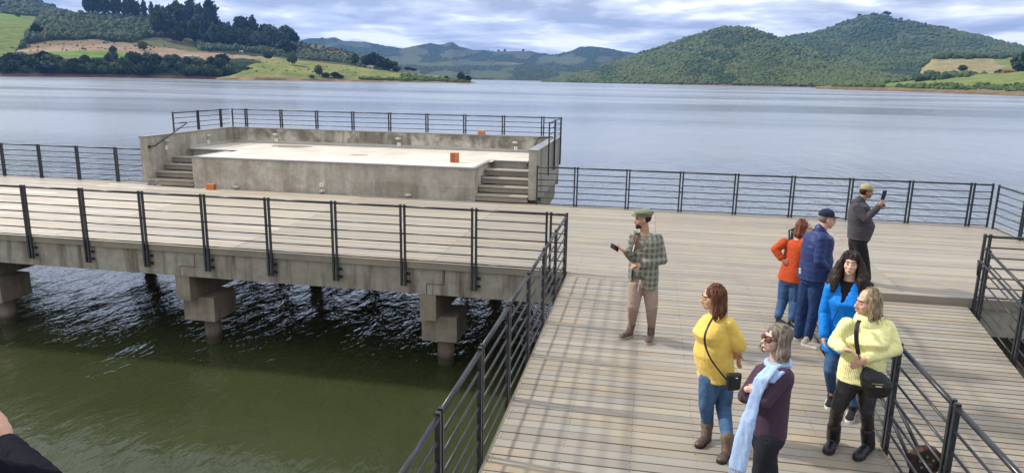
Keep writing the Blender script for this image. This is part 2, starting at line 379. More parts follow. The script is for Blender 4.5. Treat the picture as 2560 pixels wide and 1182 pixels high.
# big left hill.  rows: shore, top of the shore wood, fields, foot of the ridge wood, crest
A = {}
for x, ys in {-400:(180,140,112,60,10), 0:(188,146,116,62,34), 100:(189,147,112,70,44), 200:(190,146,106,72,42), 300:(192,147,112,76,46), 400:(194,150,118,92,48),
              500:(196,152,128,112,52), 600:(198,156,138,124,74), 680:(199,160,142,132,94), 760:(201,166,150,140,108), 860:(203,176,160,150,126), 920:(204,186,176,166,150), 1000:(205,196,190,184,176), 1060:(206,204,202,200,196)}.items():
    A[x] = list(zip(ys, (850, 900, 1020, 1150, 1420)))
hillA = Hill(A, seed=1, rough=.3)
def zoneA(x, y, v):
    y2 = y + jit(x, y, 5)
    if v < .035: return SOIL
    if y2 > np.interp(x, [-400,0,100,250,400,560,640], [148,146,146,147,150,150,146]) and x < 660: return G_DARK
    if ellz(x, y, 230, 137, 135, 9, .02): return G_BRIGHT
    if 40 < x < 700 and np.interp(x, [40,150,260,400,500,600,700], [126,116,112,124,133,138,142]) < y2 < np.interp(x, [40,180,260,400,500,600,700],[130,130,134,140,146,150,150]): return FIELD
    if 60 < x < 560 and y2 > np.interp(x, [60,120,240,350,420,560], [116,104,98,112,122,134]): return BROWN if (x+y*3) % 60 < 30 else (.18,.15,.075)
    if 330 < x < 520 and y > 88: return SCRUB
    if x < 115-(y-40)*.9 or y < 44 and x < 160: return G_BRIGHT if y < 48 and x < 60 else G_GRASS
    if x > 700:
        return (.16,.11,.06) if (y - np.interp(x, [700,780,860,960],[96,112,130,165])) < 9 and x > 770 else (.075,.075,.04)
    return G_DARK
hillA.build('hill', zoneA, 'wooded left hill with ploughed and green fields above the shore', -400, 1056, 6, 48)

# far-left dark hill behind
B_ = {x: list(zip(ys, (1500, 1700, 2100))) for x, ys in {-500:(80,20,-60), -100:(80,10,-40), 0:(80,20,-24), 75:(80,34,-2), 110:(80,40,10), 160:(80,50,28), 200:(80,58,38), 240:(90,70,52), 330:(110,95,80)}.items()}
hillB = Hill(B_, seed=4, rough=.4)
hillB.build('hill', lambda x, y, v: G_DARK if y < 40-jit(x, y, 10) else SCRUB, 'dark steep hill rising behind the bright field at upper left', -500, 330, 8, 16)

# meadow spit in front
S_ = {}
for x, ys in {540:(197.9,197.8,197.7,197.6), 575:(198,194,188,182), 610:(198.2,185,170,156), 640:(198.6,180,160,147), 700:(199.6,182,164,149), 760:(201,186,170,155), 830:(202,188,174,162), 900:(203.5,191,178,167), 960:(204.5,194,183,173), 1020:(205.5,197,189,182), 1080:(206.5,200,194,189), 1140:(207.3,203,199,195.5), 1170:(207.6,205,202.5,200), 1186:(208,207.6,207.2,207)}.items():
    S_[x] = list(zip(ys, (800, 830, 880, 960)))
hillS = Hill(S_, seed=9, rough=.35)
def zoneS(x, y, v):
    if v < .06 + .03*noise.noise(Vector((x*.02, 0, 0))): return SOIL if (x // 40) % 3 else (.27,.15,.08)
    if v < .16: return (.17,.16,.07)
    return (.19,.20,.062) if noise.noise(Vector((x*.012, y*.05, 7))) > -.1 else (.145,.17,.05)
hillS.build('meadow', zoneS, 'sunlit grassy spit sloping to a red soil bank', 540, 1186, 5, 24)

# far blue range
C_ = {}
crest = [(640,120),(700,110),(760,100),(775,96),(800,95),(815,97),(840,94),(860,102),(880,104),(910,104),(940,110),(980,118),(1010,122),(1040,113),(1075,108),(1100,113),(1130,106),(1150,118),(1180,124),(1215,126),(1240,130),(1300,127),(1320,127),(1345,133),(1380,137),(1420,131),(1450,118),(1480,116),(1520,122),(1560,130),(1640,140),(1800,150)]
cx_ = [c[0] for c in crest]; cy_ = [c[1] for c in crest]
for x in cx_:
    cy = np.interp(x, cx_, cy_); sh = 203.2
    C_[x] = [(sh, 2500), (sh-(sh-cy)*.30, 2900), (sh-(sh-cy)*.55, 3600), (cy, 4700)]
hillC = Hill(C_, seed=12, rough=.22)
def zoneC(x, y, v):
    for (cx, cy, rx, ry) in ((1150,160,145,5),(1225,159,70,4.2),(1265,158,55,4),(1130,157,60,2),(1220,186,55,9),(1110,185,40,8),(1130,135,30,12),(1400,150,60,9),(1000,150,60,10)):
        if ellz(x+jit(x*2, y, 25), y+jit(x, y, 6), cx, cy, rx, ry): return (.17,.145,.085) if cy in (159,157,158) else (.085,.10,.045)
    n = noise.noise(Vector((x*.018, y*.05, 2.)))
    if v < .015: return SOIL
    return (.075,.085,.04) if n > .16 else (.025,.045,.022)
hillC.build('hill', zoneC, 'distant blue range across the lake with scattered fields', 640, 1800, 6, 40)

# right-hand mountains
D_ = {}
cr = [(1355,207),(1372,203),(1400,194),(1440,182),(1500,164),(1560,146),(1620,124),(1700,97),(1760,78),(1800,67),(1840,61),(1870,65),(1920,80),(1960,98),(2010,116),(2080,134),(2140,150),(2210,172),(2300,192),(2400,206)]
for x, cy in cr:
    sh = float(np.interp(x, [1355,1500,1700,1900,2080,2400], [208,209,211,213.5,217,222])); cy = min(cy+4 if cy < 190 else cy, sh-1.)
    d0 = float(np.interp(x, [1355,2400], [1500, 1050]))
    D_[x] = [(sh, d0), (sh-(sh-cy)*.3, d0*1.15), (sh-(sh-cy)*.65, d0*1.35), (cy, d0*1.7)]
hillD = Hill(D_, seed=21, rough=.3)
hillD.build('mountain', lambda x, y, v: SOIL if v < .012 else (.05,.075,.03), 'nearer forested mountain on the right with a single rounded top', 1355, 2400, 6, 40)
E_ = {}
cr = [(1860,104),(1920,96),(1960,90),(2030,79),(2070,68),(2110,53),(2140,42),(2155,35),(2180,32),(2222,34),(2232,42),(2260,48),(2330,60),(2400,76),(2450,86),(2500,100),(2560,116),(2640,128),(2800,150),(3000,170)]
for x, cy in cr: E_[x] = [(200, 1500), (170 if x < 2300 else 178, 1750), (max(cy+24, 125), 2300), (cy+3, 3000)]
hillE = Hill(E_, seed=33, rough=.25)
def zoneE(x, y, v):
    if x > 2240 and (x-2240)*.22+70 < y < 150 and noise.noise(Vector((x*.01, y*.05, 6.))) > -.1: return (.075,.095,.038)
    if 2060 < x < 2180 and y < 75 and noise.noise(Vector((x*.02, y*.08, 1.))) > .05: return (.07,.09,.038)
    return (.035,.055,.026)
hillE.build('mountain', zoneE, 'taller mountain behind at right with a flat bushy summit', 1860, 3000, 8, 40)
F_ = {x: list(zip(ys, (900, 1000, 1200))) for x, ys in {2290:(201,200,199), 2308:(200,190,166), 2335:(200,184,144), 2400:(200,184,143), 2470:(200,184,144), 2560:(198,180,140), 2700:(190,170,130), 3000:(180,160,120)}.items()}
hillF = Hill(F_, seed=41, rough=.3)
hillF.build('hillside_field', lambda x, y, v: ((.25,.215,.11) if x < 2490+jit(x, y, 40) else (.15,.17,.06)) if v > .3 else SCRUB, 'pale dry pasture between the woods on the right', 2290, 3000, 8, 20)
G_ = {}
for x, ys in {2040:(218,218,218,218), 2085:(217.6,216.4,215.4,214.4), 2200:(220,217,213,209), 2300:(224,217,208,199), 2380:(228,217,204,190), 2480:(233,218,202,184), 2560:(237,220,200,178), 2700:(243,224,198,166), 3000:(252,230,196,150)}.items():
    G_[x] = list(zip(ys, (float(np.interp(x, [2040,2560,3000], [900,560,500])), 640+max(0,2560-x)*.6, 720+max(0,2560-x)*.55, 860+max(0,2560-x)*.5)))
hillG = Hill(G_, seed=51, rough=.25)
def zoneG(x, y, v):
    if v < .09: return SOIL if v < .02 else (.155,.125,.07)
    if v < .42: return (.17,.15,.09) if x > 2400 else SCRUB
    return (.15,.185,.055)
hillG.build('meadow', zoneG, 'green bank with red soil shoreline at right edge', 2040, 3000, 8, 24)

# ---------------------------------------------------------------- foliage
def leaf_mat(name, a, b, c):
    m = Mat(name, .75, 0, .2); at = m.n('ShaderNodeAttribute', attribute_name='tint'); oi = m.n('ShaderNodeObjectInfo')
    r = m.math('FRACT', m.math('ADD', at.outputs['Fac'], m.math('MULTIPLY', oi.outputs['Random'], .6)))
    n = m.noise(m.coord('World'), .6, 4, .7)
    cc = m.ramp(r, [(0, a), (.5, b), (1, c)]); m.color(m.mix(.9, cc, m.ramp(n, [(.32, .45), (.68, 1.6)]), 'MULTIPLY')); m.bump(m.noise(m.coord('World'), .9, 4, .65), 1.0, 1.6)
    M[name] = m.m
leaf_mat('forest_leaves', (.034,.064,.024), (.068,.106,.034), (.125,.148,.046))
leaf_mat('dark_leaves', (.026,.048,.022), (.040,.066,.027), (.060,.090,.032))
leaf_mat('bush_leaves', (.05,.085,.022), (.075,.12,.03), (.11,.15,.04))
simple('bark', (.13,.11,.085), .9, var=.3)
def ico(sub):
    bm = bmesh.new(); bmesh.ops.create_icosphere(bm, subdivisions=sub, radius=1)
    V = np.array([v.co[:] for v in bm.verts]); Fc = np.array([[v.index for v in f.verts] for f in bm.faces]); bm.free(); return V, Fc
ICO1, ICO2 = ico(1), ico(2)
def lump(base, seed, amp=.3, squash=.8):
    V, Fc = base; out = []
    for v in V:
        q = Vector(v); k = 1+amp*noise.noise(q*1.7+Vector((seed, 0, 0)))+amp*.6*noise.noise(q*4+Vector((0, seed, 0)))
        out.append((v[0]*k, v[1]*k, v[2]*k*squash))
    return np.array(out), Fc
def join_lumps(name, places, protos, mat, label, kind='stuff', cat=None):
    """places: (x,y,z,rx,rz,tint)"""
    VV = []; FF = []; TT = []; off = 0
    for i, (x, y, z, r, rz, t) in enumerate(places):
        V, Fc = protos[i % len(protos)]; a = random.random()*6.28; c, s = math.cos(a), math.sin(a)
        W = np.stack([V[:,0]*c-V[:,1]*s, V[:,0]*s+V[:,1]*c, V[:,2]], 1)*np.array([r, r, rz])+np.array([x, y, z])
        VV.append(W); FF.append(Fc+off); TT.append(np.full(len(V), t)); off += len(V)
    V = np.concatenate(VV); Fc = np.concatenate(FF); T = np.concatenate(TT)
    me = bpy.data.meshes.new(name); me.vertices.add(len(V)); me.vertices.foreach_set('co', V.ravel())
    me.loops.add(len(Fc)*3); me.loops.foreach_set('vertex_index', Fc.ravel().astype(np.int32))
    me.polygons.add(len(Fc)); me.polygons.foreach_set('loop_start', np.arange(0, len(Fc)*3, 3, dtype=np.int32))
    try: me.polygons.foreach_set('loop_total', np.full(len(Fc), 3, dtype=np.int32))
    except Exception: pass
    me.update(calc_edges=True)
    at = me.attributes.new('tint', 'FLOAT', 'POINT'); at.data.foreach_set('value', T.astype(np.float32))
    me.materials.append(mat)
    return tag(link(name, me), label, cat, kind=kind)
L1 = [lump(ICO1, s, .35, .85) for s in range(5)]; L2 = [lump(ICO2, s+10, .35, .9) for s in range(5)]
def scatter(hill, n, x0, x1, v0, v1, rpx, ok=None, tint=None, seed=1, tall=1.0):
    rnd = random.Random(seed); out = []
    while len(out) < n:
        x = rnd.uniform(x0, x1); v = rnd.uniform(v0, v1); y, d = hill.yd(x, v)
        n -= 0.08
        if ok and not ok(x, y, v): continue
        P = hill.p(x, v); r = rpx*(0.5+.6*rnd.random()+.7*rnd.random()**3)*d/F
        t = tint(x, y, rnd) if tint else rnd.random()
        out.append((P.x, P.y, P.z+r*.35*tall, r, r*tall*rnd.uniform(.8, 1.25), t))
    return out
def tD(x, y, r): 
    n = noise.noise(Vector((x*.02, y*.06, 8.)))*.45+.5+noise.noise(Vector((x*.007, y*.025, 2.)))*.55
    return min(.999, max(0, n*.8+r.random()*.3-.08))
def rowY(x, y, v): return True
pl = scatter(hillD, 21000, 1356, 2390, .01, 1.0, 3.1, tint=tD, seed=3)
join_lumps('mountain_forest', pl, L1, M['forest_leaves'], 'unbroken broadleaf forest covering the nearer right mountain')
pl = scatter(hillE, 13500, 1870, 2700, .25, 1.0, 2.6, ok=lambda x, y, v: zoneE(x, y, v)[0] < .05 or (x*7+y*13) % 5 < 1, tint=lambda x, y, r: min(.9, max(0, .25+noise.noise(Vector((x*.009, y*.03, 4.)))*.6+r.random()*.25)), seed=5)
join_lumps('mountain_forest', pl, L1, M['forest_leaves'], 'dark patchy forest on the taller rear mountain')
pl = scatter(hillC, 9500, 650, 1560, .02, .995, 1.5, ok=lambda x, y, v: zoneC(x, y, v)[0] < .04, tint=lambda x, y, r: r.random()*.5, seed=6)
join_lumps('distant_forest', pl, L1, M['forest_leaves'], 'blue hazy woods on the far range across the lake')
pl = scatter(hillB, 2200, -200, 300, .3, 1.0, 4.5, ok=lambda x, y, v: y < 40, tint=lambda x, y, r: r.random()*.6, seed=7)
join_lumps('hill_forest', pl, L1, M['dark_leaves'], 'dark forest on the far upper-left hill')
# ridge wood on the left hill (mass behind the trees one can tell apart)
def okA(x, y, v):
    lo = np.interp(x, [60,110,230,330,370,480,500,640,760], [112,104,98,108,92,96,126,134,142])
    if x < 60 and not 96 < y < 124: return False
    if x > 740 or (x > 60 and y > lo): return False
    if x < 115-(y-44)*.9+jit(x, y, 16): return False
    return True
pl = scatter(hillA, 6500, 0, 745, .45, 1.0, 4.6, ok=okA, tint=lambda x, y, r: r.random()*.9, seed=9, tall=1.5)
join_lumps('hill_forest', pl, L2, M['dark_leaves'], 'mixed dark wood filling the slope of the left hill')
pl = scatter(hillA, 340, 700, 1000, .55, .8, 5.5, ok=lambda x, y, v: y < 176, tint=lambda x, y, r: r.random()*.9, seed=12)
join_lumps('hedgerow', pl, L1, M['dark_leaves'], 'band of dark trees along the top of the spit meadow')
pl = scatter(hillA, 420, 700, 960, .8, 1.0, 2.6, tint=lambda x, y, r: r.random()*.9, seed=13)
join_lumps('hill_scrub', pl, L1, M['dark_leaves'], 'low dry scrub on the shoulder right of the pine wood')
pl = scatter(hillA, 110, 20, 720, .25, .55, 1.8, ok=lambda x, y, v: y < 128, tint=lambda x, y, r: r.random(), seed=14)
join_lumps('field_scrub', pl, L1, M['dark_leaves'], 'small bushes dotted on the left fields')
pl = scatter(hillF, 330, 2290, 2800, .0, .35, 7, tint=lambda x, y, r: r.random()*.5, seed=15)
pl += scatter(hillF, 160, 2290, 2800, .93, 1.0, 6, tint=lambda x, y, r: r.random()*.5, seed=16)
join_lumps('hedgerow', pl, L1, M['dark_leaves'], 'tree belts above and below the dry pasture on the right')
pl = scatter(hillG, 650, 2080, 2800, .10, .45, 4.5, tint=lambda x, y, r: r.random(), seed=17, ok=lambda x, y, v: noise.noise(Vector((x*.02, v*5, 0))) > -.2)
pl += scatter(hillG, 160, 2080, 2420, .9, 1.0, 5, tint=lambda x, y, r: r.random()*.7, seed=18)
join_lumps('bank_bushes', pl, L1, M['bush_leaves'], 'green and yellowish bushes along the right bank')
pl = scatter(hillS, 520, 900, 1172, .12, .55, 4.5, tint=lambda x, y, r: r.random(), seed=19, ok=lambda x, y, v: x > 1000 or v < .22)
pl += scatter(hillS, 120, 560, 900, .3, .9, 1.4, tint=lambda x, y, r: r.random(), seed=20)
join_lumps('bank_bushes', pl, L1, M['bush_leaves'], 'light green willow bushes along the tip of the spit')

# trees one can tell apart: shared crown and trunk meshes, one object each
def crown_mesh(name, mat, seed, shape, n=150, leaf=.16):
    rnd = random.Random(seed); V = []; Fc = []; T = []
    for i in range(n):                                     # leaf clumps through the crown volume
        while True:
            q = Vector((rnd.uniform(-1,1), rnd.uniform(-1,1), rnd.uniform(-1,1)))
            if .35 < q.length < 1: break
        w, z = shape(q.z*.5+.5, rnd); k = noise.noise(q*2+Vector((seed, 0, 0)))
        if k < -.28: continue
        c = Vector((q.x*w, q.y*w, z)); t = rnd.random()
        for j in range(5):
            d = Vector((rnd.gauss(0,1), rnd.gauss(0,1), rnd.gauss(0,.7)))*leaf*.7
            a = Vector((rnd.gauss(0,1), rnd.gauss(0,1), rnd.gauss(0,1))).normalized()*leaf*rnd.uniform(.6,1.2); b = a.orthogonal().normalized()*leaf*rnd.uniform(.5,1)
            o = len(V); V += [c+d-a, c+d+b, c+d+a, c+d-b]; Fc.append((o,o+1,o+2,o+3)); T += [t]*4
    me = bpy.data.meshes.new(name); me.from_pydata([tuple(v) for v in V], [], Fc)
    at = me.attributes.new('tint', 'FLOAT', 'POINT'); at.data.foreach_set('value', T); me.materials.append(mat); return me
def sh_euc(h, r):  return (.30*math.sin(math.pi*min(1, .12+h*.85))**.6*r.uniform(.6,1.1), .28+h*.72)     # tall, narrow, loose
def sh_round(h, r): return (.62*math.sin(math.pi*min(.97, .18+h*.78))**.6, .25+h*.75)
def sh_bush(h, r): return (.75*math.sin(math.pi*min(.95, .35+h*.6)), .03+h*.97)
def sh_flat(h, r): return (.75*(.4+.6*h), .62+h*.38)
def trunk_mesh(name, h, r, limbs, seed):
    rnd = random.Random(seed); b = MB(); pts = [(rnd.gauss(0,.012)*i, rnd.gauss(0,.012)*i, h*i/5) for i in range(6)]
    b.tube(pts, [r*(1-.13*i) for i in range(6)], 6)
    for i in range(limbs):
        z = h*rnd.uniform(.4, .95); a = rnd.uniform(0, 6.28); l = rnd.uniform(.12,.28)
        b.tube([(0,0,z),(math.cos(a)*l*.5, math.sin(a)*l*.5, z+l*.45),(math.cos(a)*l, math.sin(a)*l, z+l)], [r*.5, r*.35, r*.15], 4)
    return b.mesh(name, M['bark'])
KINDS = {}
for kn, shp, mat, n, lf, th in (('euc', sh_euc, 'dark_leaves', 190, .065, .8), ('round', sh_round, 'dark_leaves', 170, .13, .5), ('green', sh_round, 'bush_leaves', 170, .13, .5), ('bush', sh_bush, 'bush_leaves', 140, .15, .3), ('flat', sh_flat, 'dark_leaves', 90, .12, .8)):
    KINDS[kn] = [(crown_mesh('crown', M[mat], sd, shp, n, lf), trunk_mesh('trunk', th, .022 if kn != 'flat' else .03, 5, sd)) for sd in (1, 2, 3)]
def tree(name, kind, P, h, w, label, group=None, rnd=random):
    cm, tm = KINDS[kind][rnd.randrange(3)]
    r = empty(name, P, label, 'tree' if kind != 'bush' else 'bush', group, rnd.uniform(0, 6.28)); r.scale = (h*w, h*w, h)
    link('crown', cm, r); link('trunk', tm, r); return r
rt_ = random.Random(5)
def on(hill, x, v): return hill.p(x, v)-Vector((0, 0, .3))
EU = [(222,52),(236,50),(250,46),(262,44),(272,50),(286,46),(298,52),(312,40),(322,50),(334,44),(346,42),(362,40),(381,38)]
ORD = 'first second third fourth fifth sixth seventh eighth ninth tenth eleventh twelfth thirteenth'.split()
for x, hp in EU:
    _, d = hillA.yd(x, .95)
    tree('eucalyptus_tree', 'euc', on(hillA, x, .95), hp*d/F*rt_.uniform(.95, 1.12), rt_.uniform(.42, .6), ORD[EU.index((x, hp))]+' tall thin eucalyptus from the left in the row on the left ridge', 'ridge eucalyptus row', rt_)
for i in range(22):
    x = 392+i*7.2+rt_.uniform(-3,3); v = rt_.uniform(.68,.97); _, d = hillA.yd(x, v)
    tree('eucalyptus_tree', 'euc', on(hillA, x, v), rt_.uniform(44,62)*d/F, rt_.uniform(.6,.9), 'tall leafy eucalyptus in the dense clump in the middle of the left ridge', 'dense eucalyptus clump', rt_)
for i, (x, hp) in enumerate([(632,26),(668,18),(676,14),(692,16)]):
    _, d = hillA.yd(x, .95); tree('ridge_tree', 'euc', on(hillA, x, .97), hp*1.6*d/F, .7, ORD[i]+' from the left of four thin trees above the falling end of the left ridge', 'thin trees on the falling ridge', rt_)
for i in range(34):
    x = 500+i*7+rt_.uniform(-4,4); v = rt_.uniform(.76,.98) if i % 2 else rt_.uniform(.7,.8); _, d = hillA.yd(x, v)
    if x > 735: continue
    tree('wood_tree', 'round', on(hillA, x, v), rt_.uniform(26,36)*d/F, rt_.uniform(.7,.95), 'round dark tree in the wood right of the eucalyptus clump', 'dark wood on the left ridge', rt_)
for i in range(88):                                        # wood along the left shore
    x = -10+i*7.7+rt_.uniform(-4,4); v = rt_.choice((.03,.08,.14,.19))
    if x > 560: v = rt_.choice((.02,.05))
    _, d = hillA.yd(x, v)
    tree('shore_tree', 'green' if rt_.random() < .4 else 'round', on(hillA, x, v), rt_.uniform(15,25)*d/F, rt_.uniform(.75,1.05), 'bushy tree in the wood lining the left shore', 'trees along the left shore', rt_)
for x, v, hp, w, k, lb in [(283,.33,15,.8,'round','small round tree alone on the bright green strip'), (358,.4,18,.8,'green','brownish tree at the end of the bright green strip'),
                        (446,.66,34,.8,'round','dark bushy tree standing in front of the eucalyptus clump on the left hill'),
                        (670,.42,16,.9,'round','bare grey rounded tree beside the track below the dark wood'),
                        (93,.62,24,.7,'round','round tree at the left end of the ridge wood'), (45,.97,10,1.,'green','rounded tree on the slope above the bright far-left field')]:
    _, d = hillA.yd(x, v); tree('field_tree', k, on(hillA, x, v), hp*d/F, w, lb, None, rt_)
for x, v, hp, w, k, lb in [(731,.78,26,.7,'green','slender light tree on the meadow edge with a bare trunk'), (797,.22,26,.55,'green','forked light green tree near the water on the spit'),
                        (815,.16,12,1.3,'round','first dark shrub right of the forked tree on the spit'), (838,.16,13,1.4,'round','wide dark shrub clump right of the forked tree'), (780,.12,9,1.2,'green','small shrub left of the forked tree on the spit'),
                        (852,.13,9,1.2,'round','last low shrub right of the forked tree on the spit'),
                        (1152,.25,24,.6,'round','tall ragged tree near the tip of the spit'), (1169,.2,16,.9,'round','round dark tree at the very tip of the spit over the water'),
                        (1115,.4,12,.8,'round','dark small tree among the willows before the spit tip'), (1018,.9,14,1.2,'flat','flat-topped araucaria on the spit crest'), (1034,.95,12,1.2,'flat','smaller flat-topped araucaria beside another one'),
                        (990,.95,14,1.2,'round','dark round tree left of the flat-topped pines')]:
    _, d = hillS.yd(x, v); tree('spit_tree', k, on(hillS, x, v), hp*d/F, w, lb, None, rt_)
for i, x in enumerate((915,922,929,936,943,950,957,965,972)):
    _, d = hillS.yd(x, 1.0); tree('grove_tree', 'euc' if i < 7 else 'round', on(hillS, x, 1.0), (34-abs(i-3)*2.6)*d/F*1.05, 1.4, ORD[i]+' tree from the left in the tall grove behind the spit meadow', 'tall grove behind the meadow', rt_)
_, d = hillS.yd(888, 1.0); tree('grove_tree', 'euc', on(hillS, 888, 1.0), 30*d/F, 1.2, 'single narrow tree left of the tall grove behind the meadow', None, rt_)
_, d = hillF.yd(2552, .3); tree('pine_tree', 'round', on(hillF, 2552, .3), 42*d/F, .7, 'dark tall conifer cut by the right edge of the photo', None, rt_)
for x, v, lb in [(2405,.55,'round bush in the lower part of the dry pasture'), (2498,.3,'left one of two dark round trees below the dry pasture')]:
    _, d = hillF.yd(x, v); tree('field_tree', 'round', on(hillF, x, v), 14*d/F, 1., lb, None, rt_)
for x, hp in ((2148, 5), (2214, 7), (2222, 6), (2252, 5)):
    _, d = hillE.yd(x, 1.); tree('summit_tree', 'round', on(hillE, x, 1.), hp*d/F, 1.2, 'dark tree on the flat summit of the taller right mountain', 'summit trees', rt_)
# far crest trees of the range and the summit
for x in (1246, 1262, 1308):
    _, d = hillC.yd(x, 1.); tree('crest_tree', 'round', on(hillC, x, 1.)-Vector((0,0,3)), 6*d/F, .8, 'tiny dark tree on the skyline of the far range', 'tiny skyline trees', rt_)
# farm buildings
simple('roof_sheet', (.26,.26,.25), .6); simple('farm_wall', (.33,.30,.26), .8); simple('farm_red', (.22,.07,.045), .8)
def shed(P, w, l, h, rz, label, wall='farm_wall', roof='roof_sheet'):
    r = empty('farm_shed', P, label, 'shed', None, rz)
    MB().box(-w/2, w/2, -l/2, l/2, -1, h).obj('wall', M[wall], r)
    MB().add([(-w*.56,-l*.55,h),(w*.56,-l*.55,h),(w*.56,l*.55,h),(-w*.56,l*.55,h),(-w*.56,0,h+l*.3),(w*.56,0,h+l*.3)], [(0,1,5,4),(3,4,5,2),(0,4,3),(1,2,5),(0,3,2,1)]).obj('roof', M[roof], r)
    MB().box(-w*.12, w*.12, -l/2-.06, -l/2+.02, -1, h*.75).obj('door', M['steel_dark'], r)
shed(on(hillA, 472, .30), 9, 5, 2.6, .1, 'low grey-roofed farmhouse half hidden behind the left shore wood')
shed(on(hillA, 492, .31), 5, 3.5, 2.2, .1, 'small pale shed beside the grey-roofed farmhouse')
shed(on(hillA, 604, .57), 4.5, 3.2, 2.2, 0, 'tiny white shed at the foot of the dark wood')
shed(on(hillS, 926, .96), 8, 5, 2.6, .2, 'pale-roofed shed below the tall grove on the spit')
shed(on(hillG, 2340, 1.0), 14, 5, 2.4, 0, 'long white farm building among trees on the right slope')
shed(on(hillG, 2520, 1.0), 9, 5, 2.2, 0, 'dark red shed behind the right green bank', 'farm_red', 'farm_red')
for x, v, hp in ((581, .33, 26), (656, .45, 17), (195, .45, 12), (315, .38, 12)):
    P = on(hillA, x, v); d = P.length; b = MB(); b.tube([(0,0,-1),(0,0,hp*d/F)], .22, 6); b.box(-.9,.9,-.1,.1,hp*d/F*.93,hp*d/F*.96)
    o = b.obj('utility_pole', M['bark']); o.location = P
    tag(o, {581:'thin dark utility pole standing in the brown field', 656:'pale utility pole at the edge of the dark wood', 195:'small utility pole above the left end of the bright green strip', 315:'small utility pole above the right end of the bright green strip'}[x], 'pole')

# ---------------------------------------------------------------- haze
HZ = .85e-4
hm = bpy.data.materials.new('haze_air'); hm.use_nodes = True; t = hm.node_tree; t.nodes.clear()
pv = t.nodes.new('ShaderNodeVolumePrincipled'); pv.inputs['Color'].default_value = (.17, .40, 1., 1); pv.inputs['Density'].default_value = HZ; pv.inputs['Anisotropy'].default_value = .2
mo = t.nodes.new('ShaderNodeOutputMaterial'); t.links.new(pv.outputs[0], mo.inputs['Volume'])
tag(MB().box(-9600, 9600, -260, 9900, -8.2, 760).obj('haze', hm), 'pale blue air over the lake and hills', kind='stuff')
# ================================================================ the pier
# timber decks: every plank is an object; planks share a few meshes
YN, YFR, YFL = 12.19, 18.86, 19.30            # near edge, far edge, far edge left of the stage
SEAMS = [-24.4, -20.3, -16.2, -12.08, -7.95, -3.84, .25, 4.28, 8.4]
def plank_mesh(L_, W_, T_=.035, seed=0, mat='deck_timber'):
    rnd = random.Random(seed); b = MB(); e = .003
    b.add([(-L_/2,-W_/2,-T_),(L_/2,-W_/2,-T_),(L_/2,W_/2,-T_),(-L_/2,W_/2,-T_),
           (-L_/2,-W_/2,-e),(L_/2,-W_/2,-e),(L_/2,W_/2,-e),(-L_/2,W_/2,-e),
           (-L_/2,-W_/2+e*1.6,0),(L_/2,-W_/2+e*1.6,0),(L_/2,W_/2-e*1.6,0),(-L_/2,W_/2-e*1.6,0)],
          [(0,3,2,1),(0,1,5,4),(1,2,6,5),(2,3,7,6),(3,0,4,7),(4,5,9,8),(6,7,11,10),(5,6,10,9),(7,4,8,11),(8,9,10,11)])
    return b.mesh('plank', M[mat])
PM = {}
def plank(L_, W_, T_=.035, mat='deck_timber'):
    k = (round(L_, 2), round(W_, 3), mat)
    if k not in PM: PM[k] = plank_mesh(L_, W_, T_, 0, mat)
    return PM[k]
rp_ = random.Random(11)
def lay(parent, x0, x1, y, pitch, gap=.010, z=0., slope=0., mat='deck_timber'):
    me = plank(x1-x0-.006, pitch-gap, mat=mat)
    o = link('plank', me, parent, ((x0+x1)/2, y, z+rp_.uniform(-.003, .002))); 
    o.rotation_euler = (slope, 0, rp_.uniform(-.0008, .0008)); return o
def screws(parent, pts, slope=0.):
    b = MB()
    for x, y, z in pts: b.tube([(x,y,z-.004),(x,y,z+.0016)], .0065, 6)
    o = b.obj('screw', M['screw_steel'], parent); o['kind'] = 'stuff'

pier = empty('boardwalk_pier', (-8, 15.5, 0), 'long weathered timber deck on concrete beams running across the picture in front of the stage', 'pier')
def rel(o, parent):                                        # keep world placement under a parent Empty
    o.parent = parent; o.matrix_parent_inverse = Matrix.Translation(-parent.location) if parent.rotation_euler.z == 0 else parent.matrix_basis.inverted(); return o
def P_(b, name, mat, parent, **k):
    return rel(b.obj(name, M[mat], None, **k), parent)
rows = []; y = YN+.072; pitch = .1432
while y < YFR: rows.append(y); y += pitch
cnt = 0; back = []
for i, y in enumerate(rows):
    for j in range(len(SEAMS)-1):
        if cnt < 288:
            rel(lay(None, SEAMS[j], SEAMS[j+1], y, pitch, mat=['deck_timber_sheen_full', 'deck_timber_sheen_full', 'deck_timber_sheen_full', 'deck_timber_sheen_half', 'deck_timber_sheen_faint', 'deck_timber_mid', 'deck_timber_mid', 'deck_timber_mid'][j]), pier); cnt += 1  # section tints lighten leftward, painted sheen
        else: back.append((SEAMS[j], SEAMS[j+1], y))
for k in range(3): back += [(SEAMS[j], min(SEAMS[j+1], -15.0), rows[-1]+.1432*(k+1)) for j in range(3)]
for mt_, sel in (('deck_timber_sheen_full', [q for q in back if q[1] < -7]), ('deck_timber_sheen_half', [q for q in back if -7 < q[1] < -3]), ('deck_timber_sheen_faint', [q for q in back if -3 < q[1] < 1]), ('deck_timber_mid', [q for q in back if q[1] > 1])):
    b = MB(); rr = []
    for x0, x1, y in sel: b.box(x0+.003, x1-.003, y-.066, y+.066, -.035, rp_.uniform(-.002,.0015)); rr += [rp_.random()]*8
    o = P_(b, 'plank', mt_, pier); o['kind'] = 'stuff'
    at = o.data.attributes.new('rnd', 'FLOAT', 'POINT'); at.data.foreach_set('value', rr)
sc_ = []
for i, y in enumerate(rows[:18]):
    for j in range(3, len(SEAMS)-1):
        for q in (.04, 1.37, 2.7, 4.05-.0): 
            for dy in (-.035, .035): sc_.append((SEAMS[j]+q, y+dy, 0))
b = MB()
for x, y, z in sc_: b.tube([(x,y,-.004),(x,y,.0010)], .0042, 5)
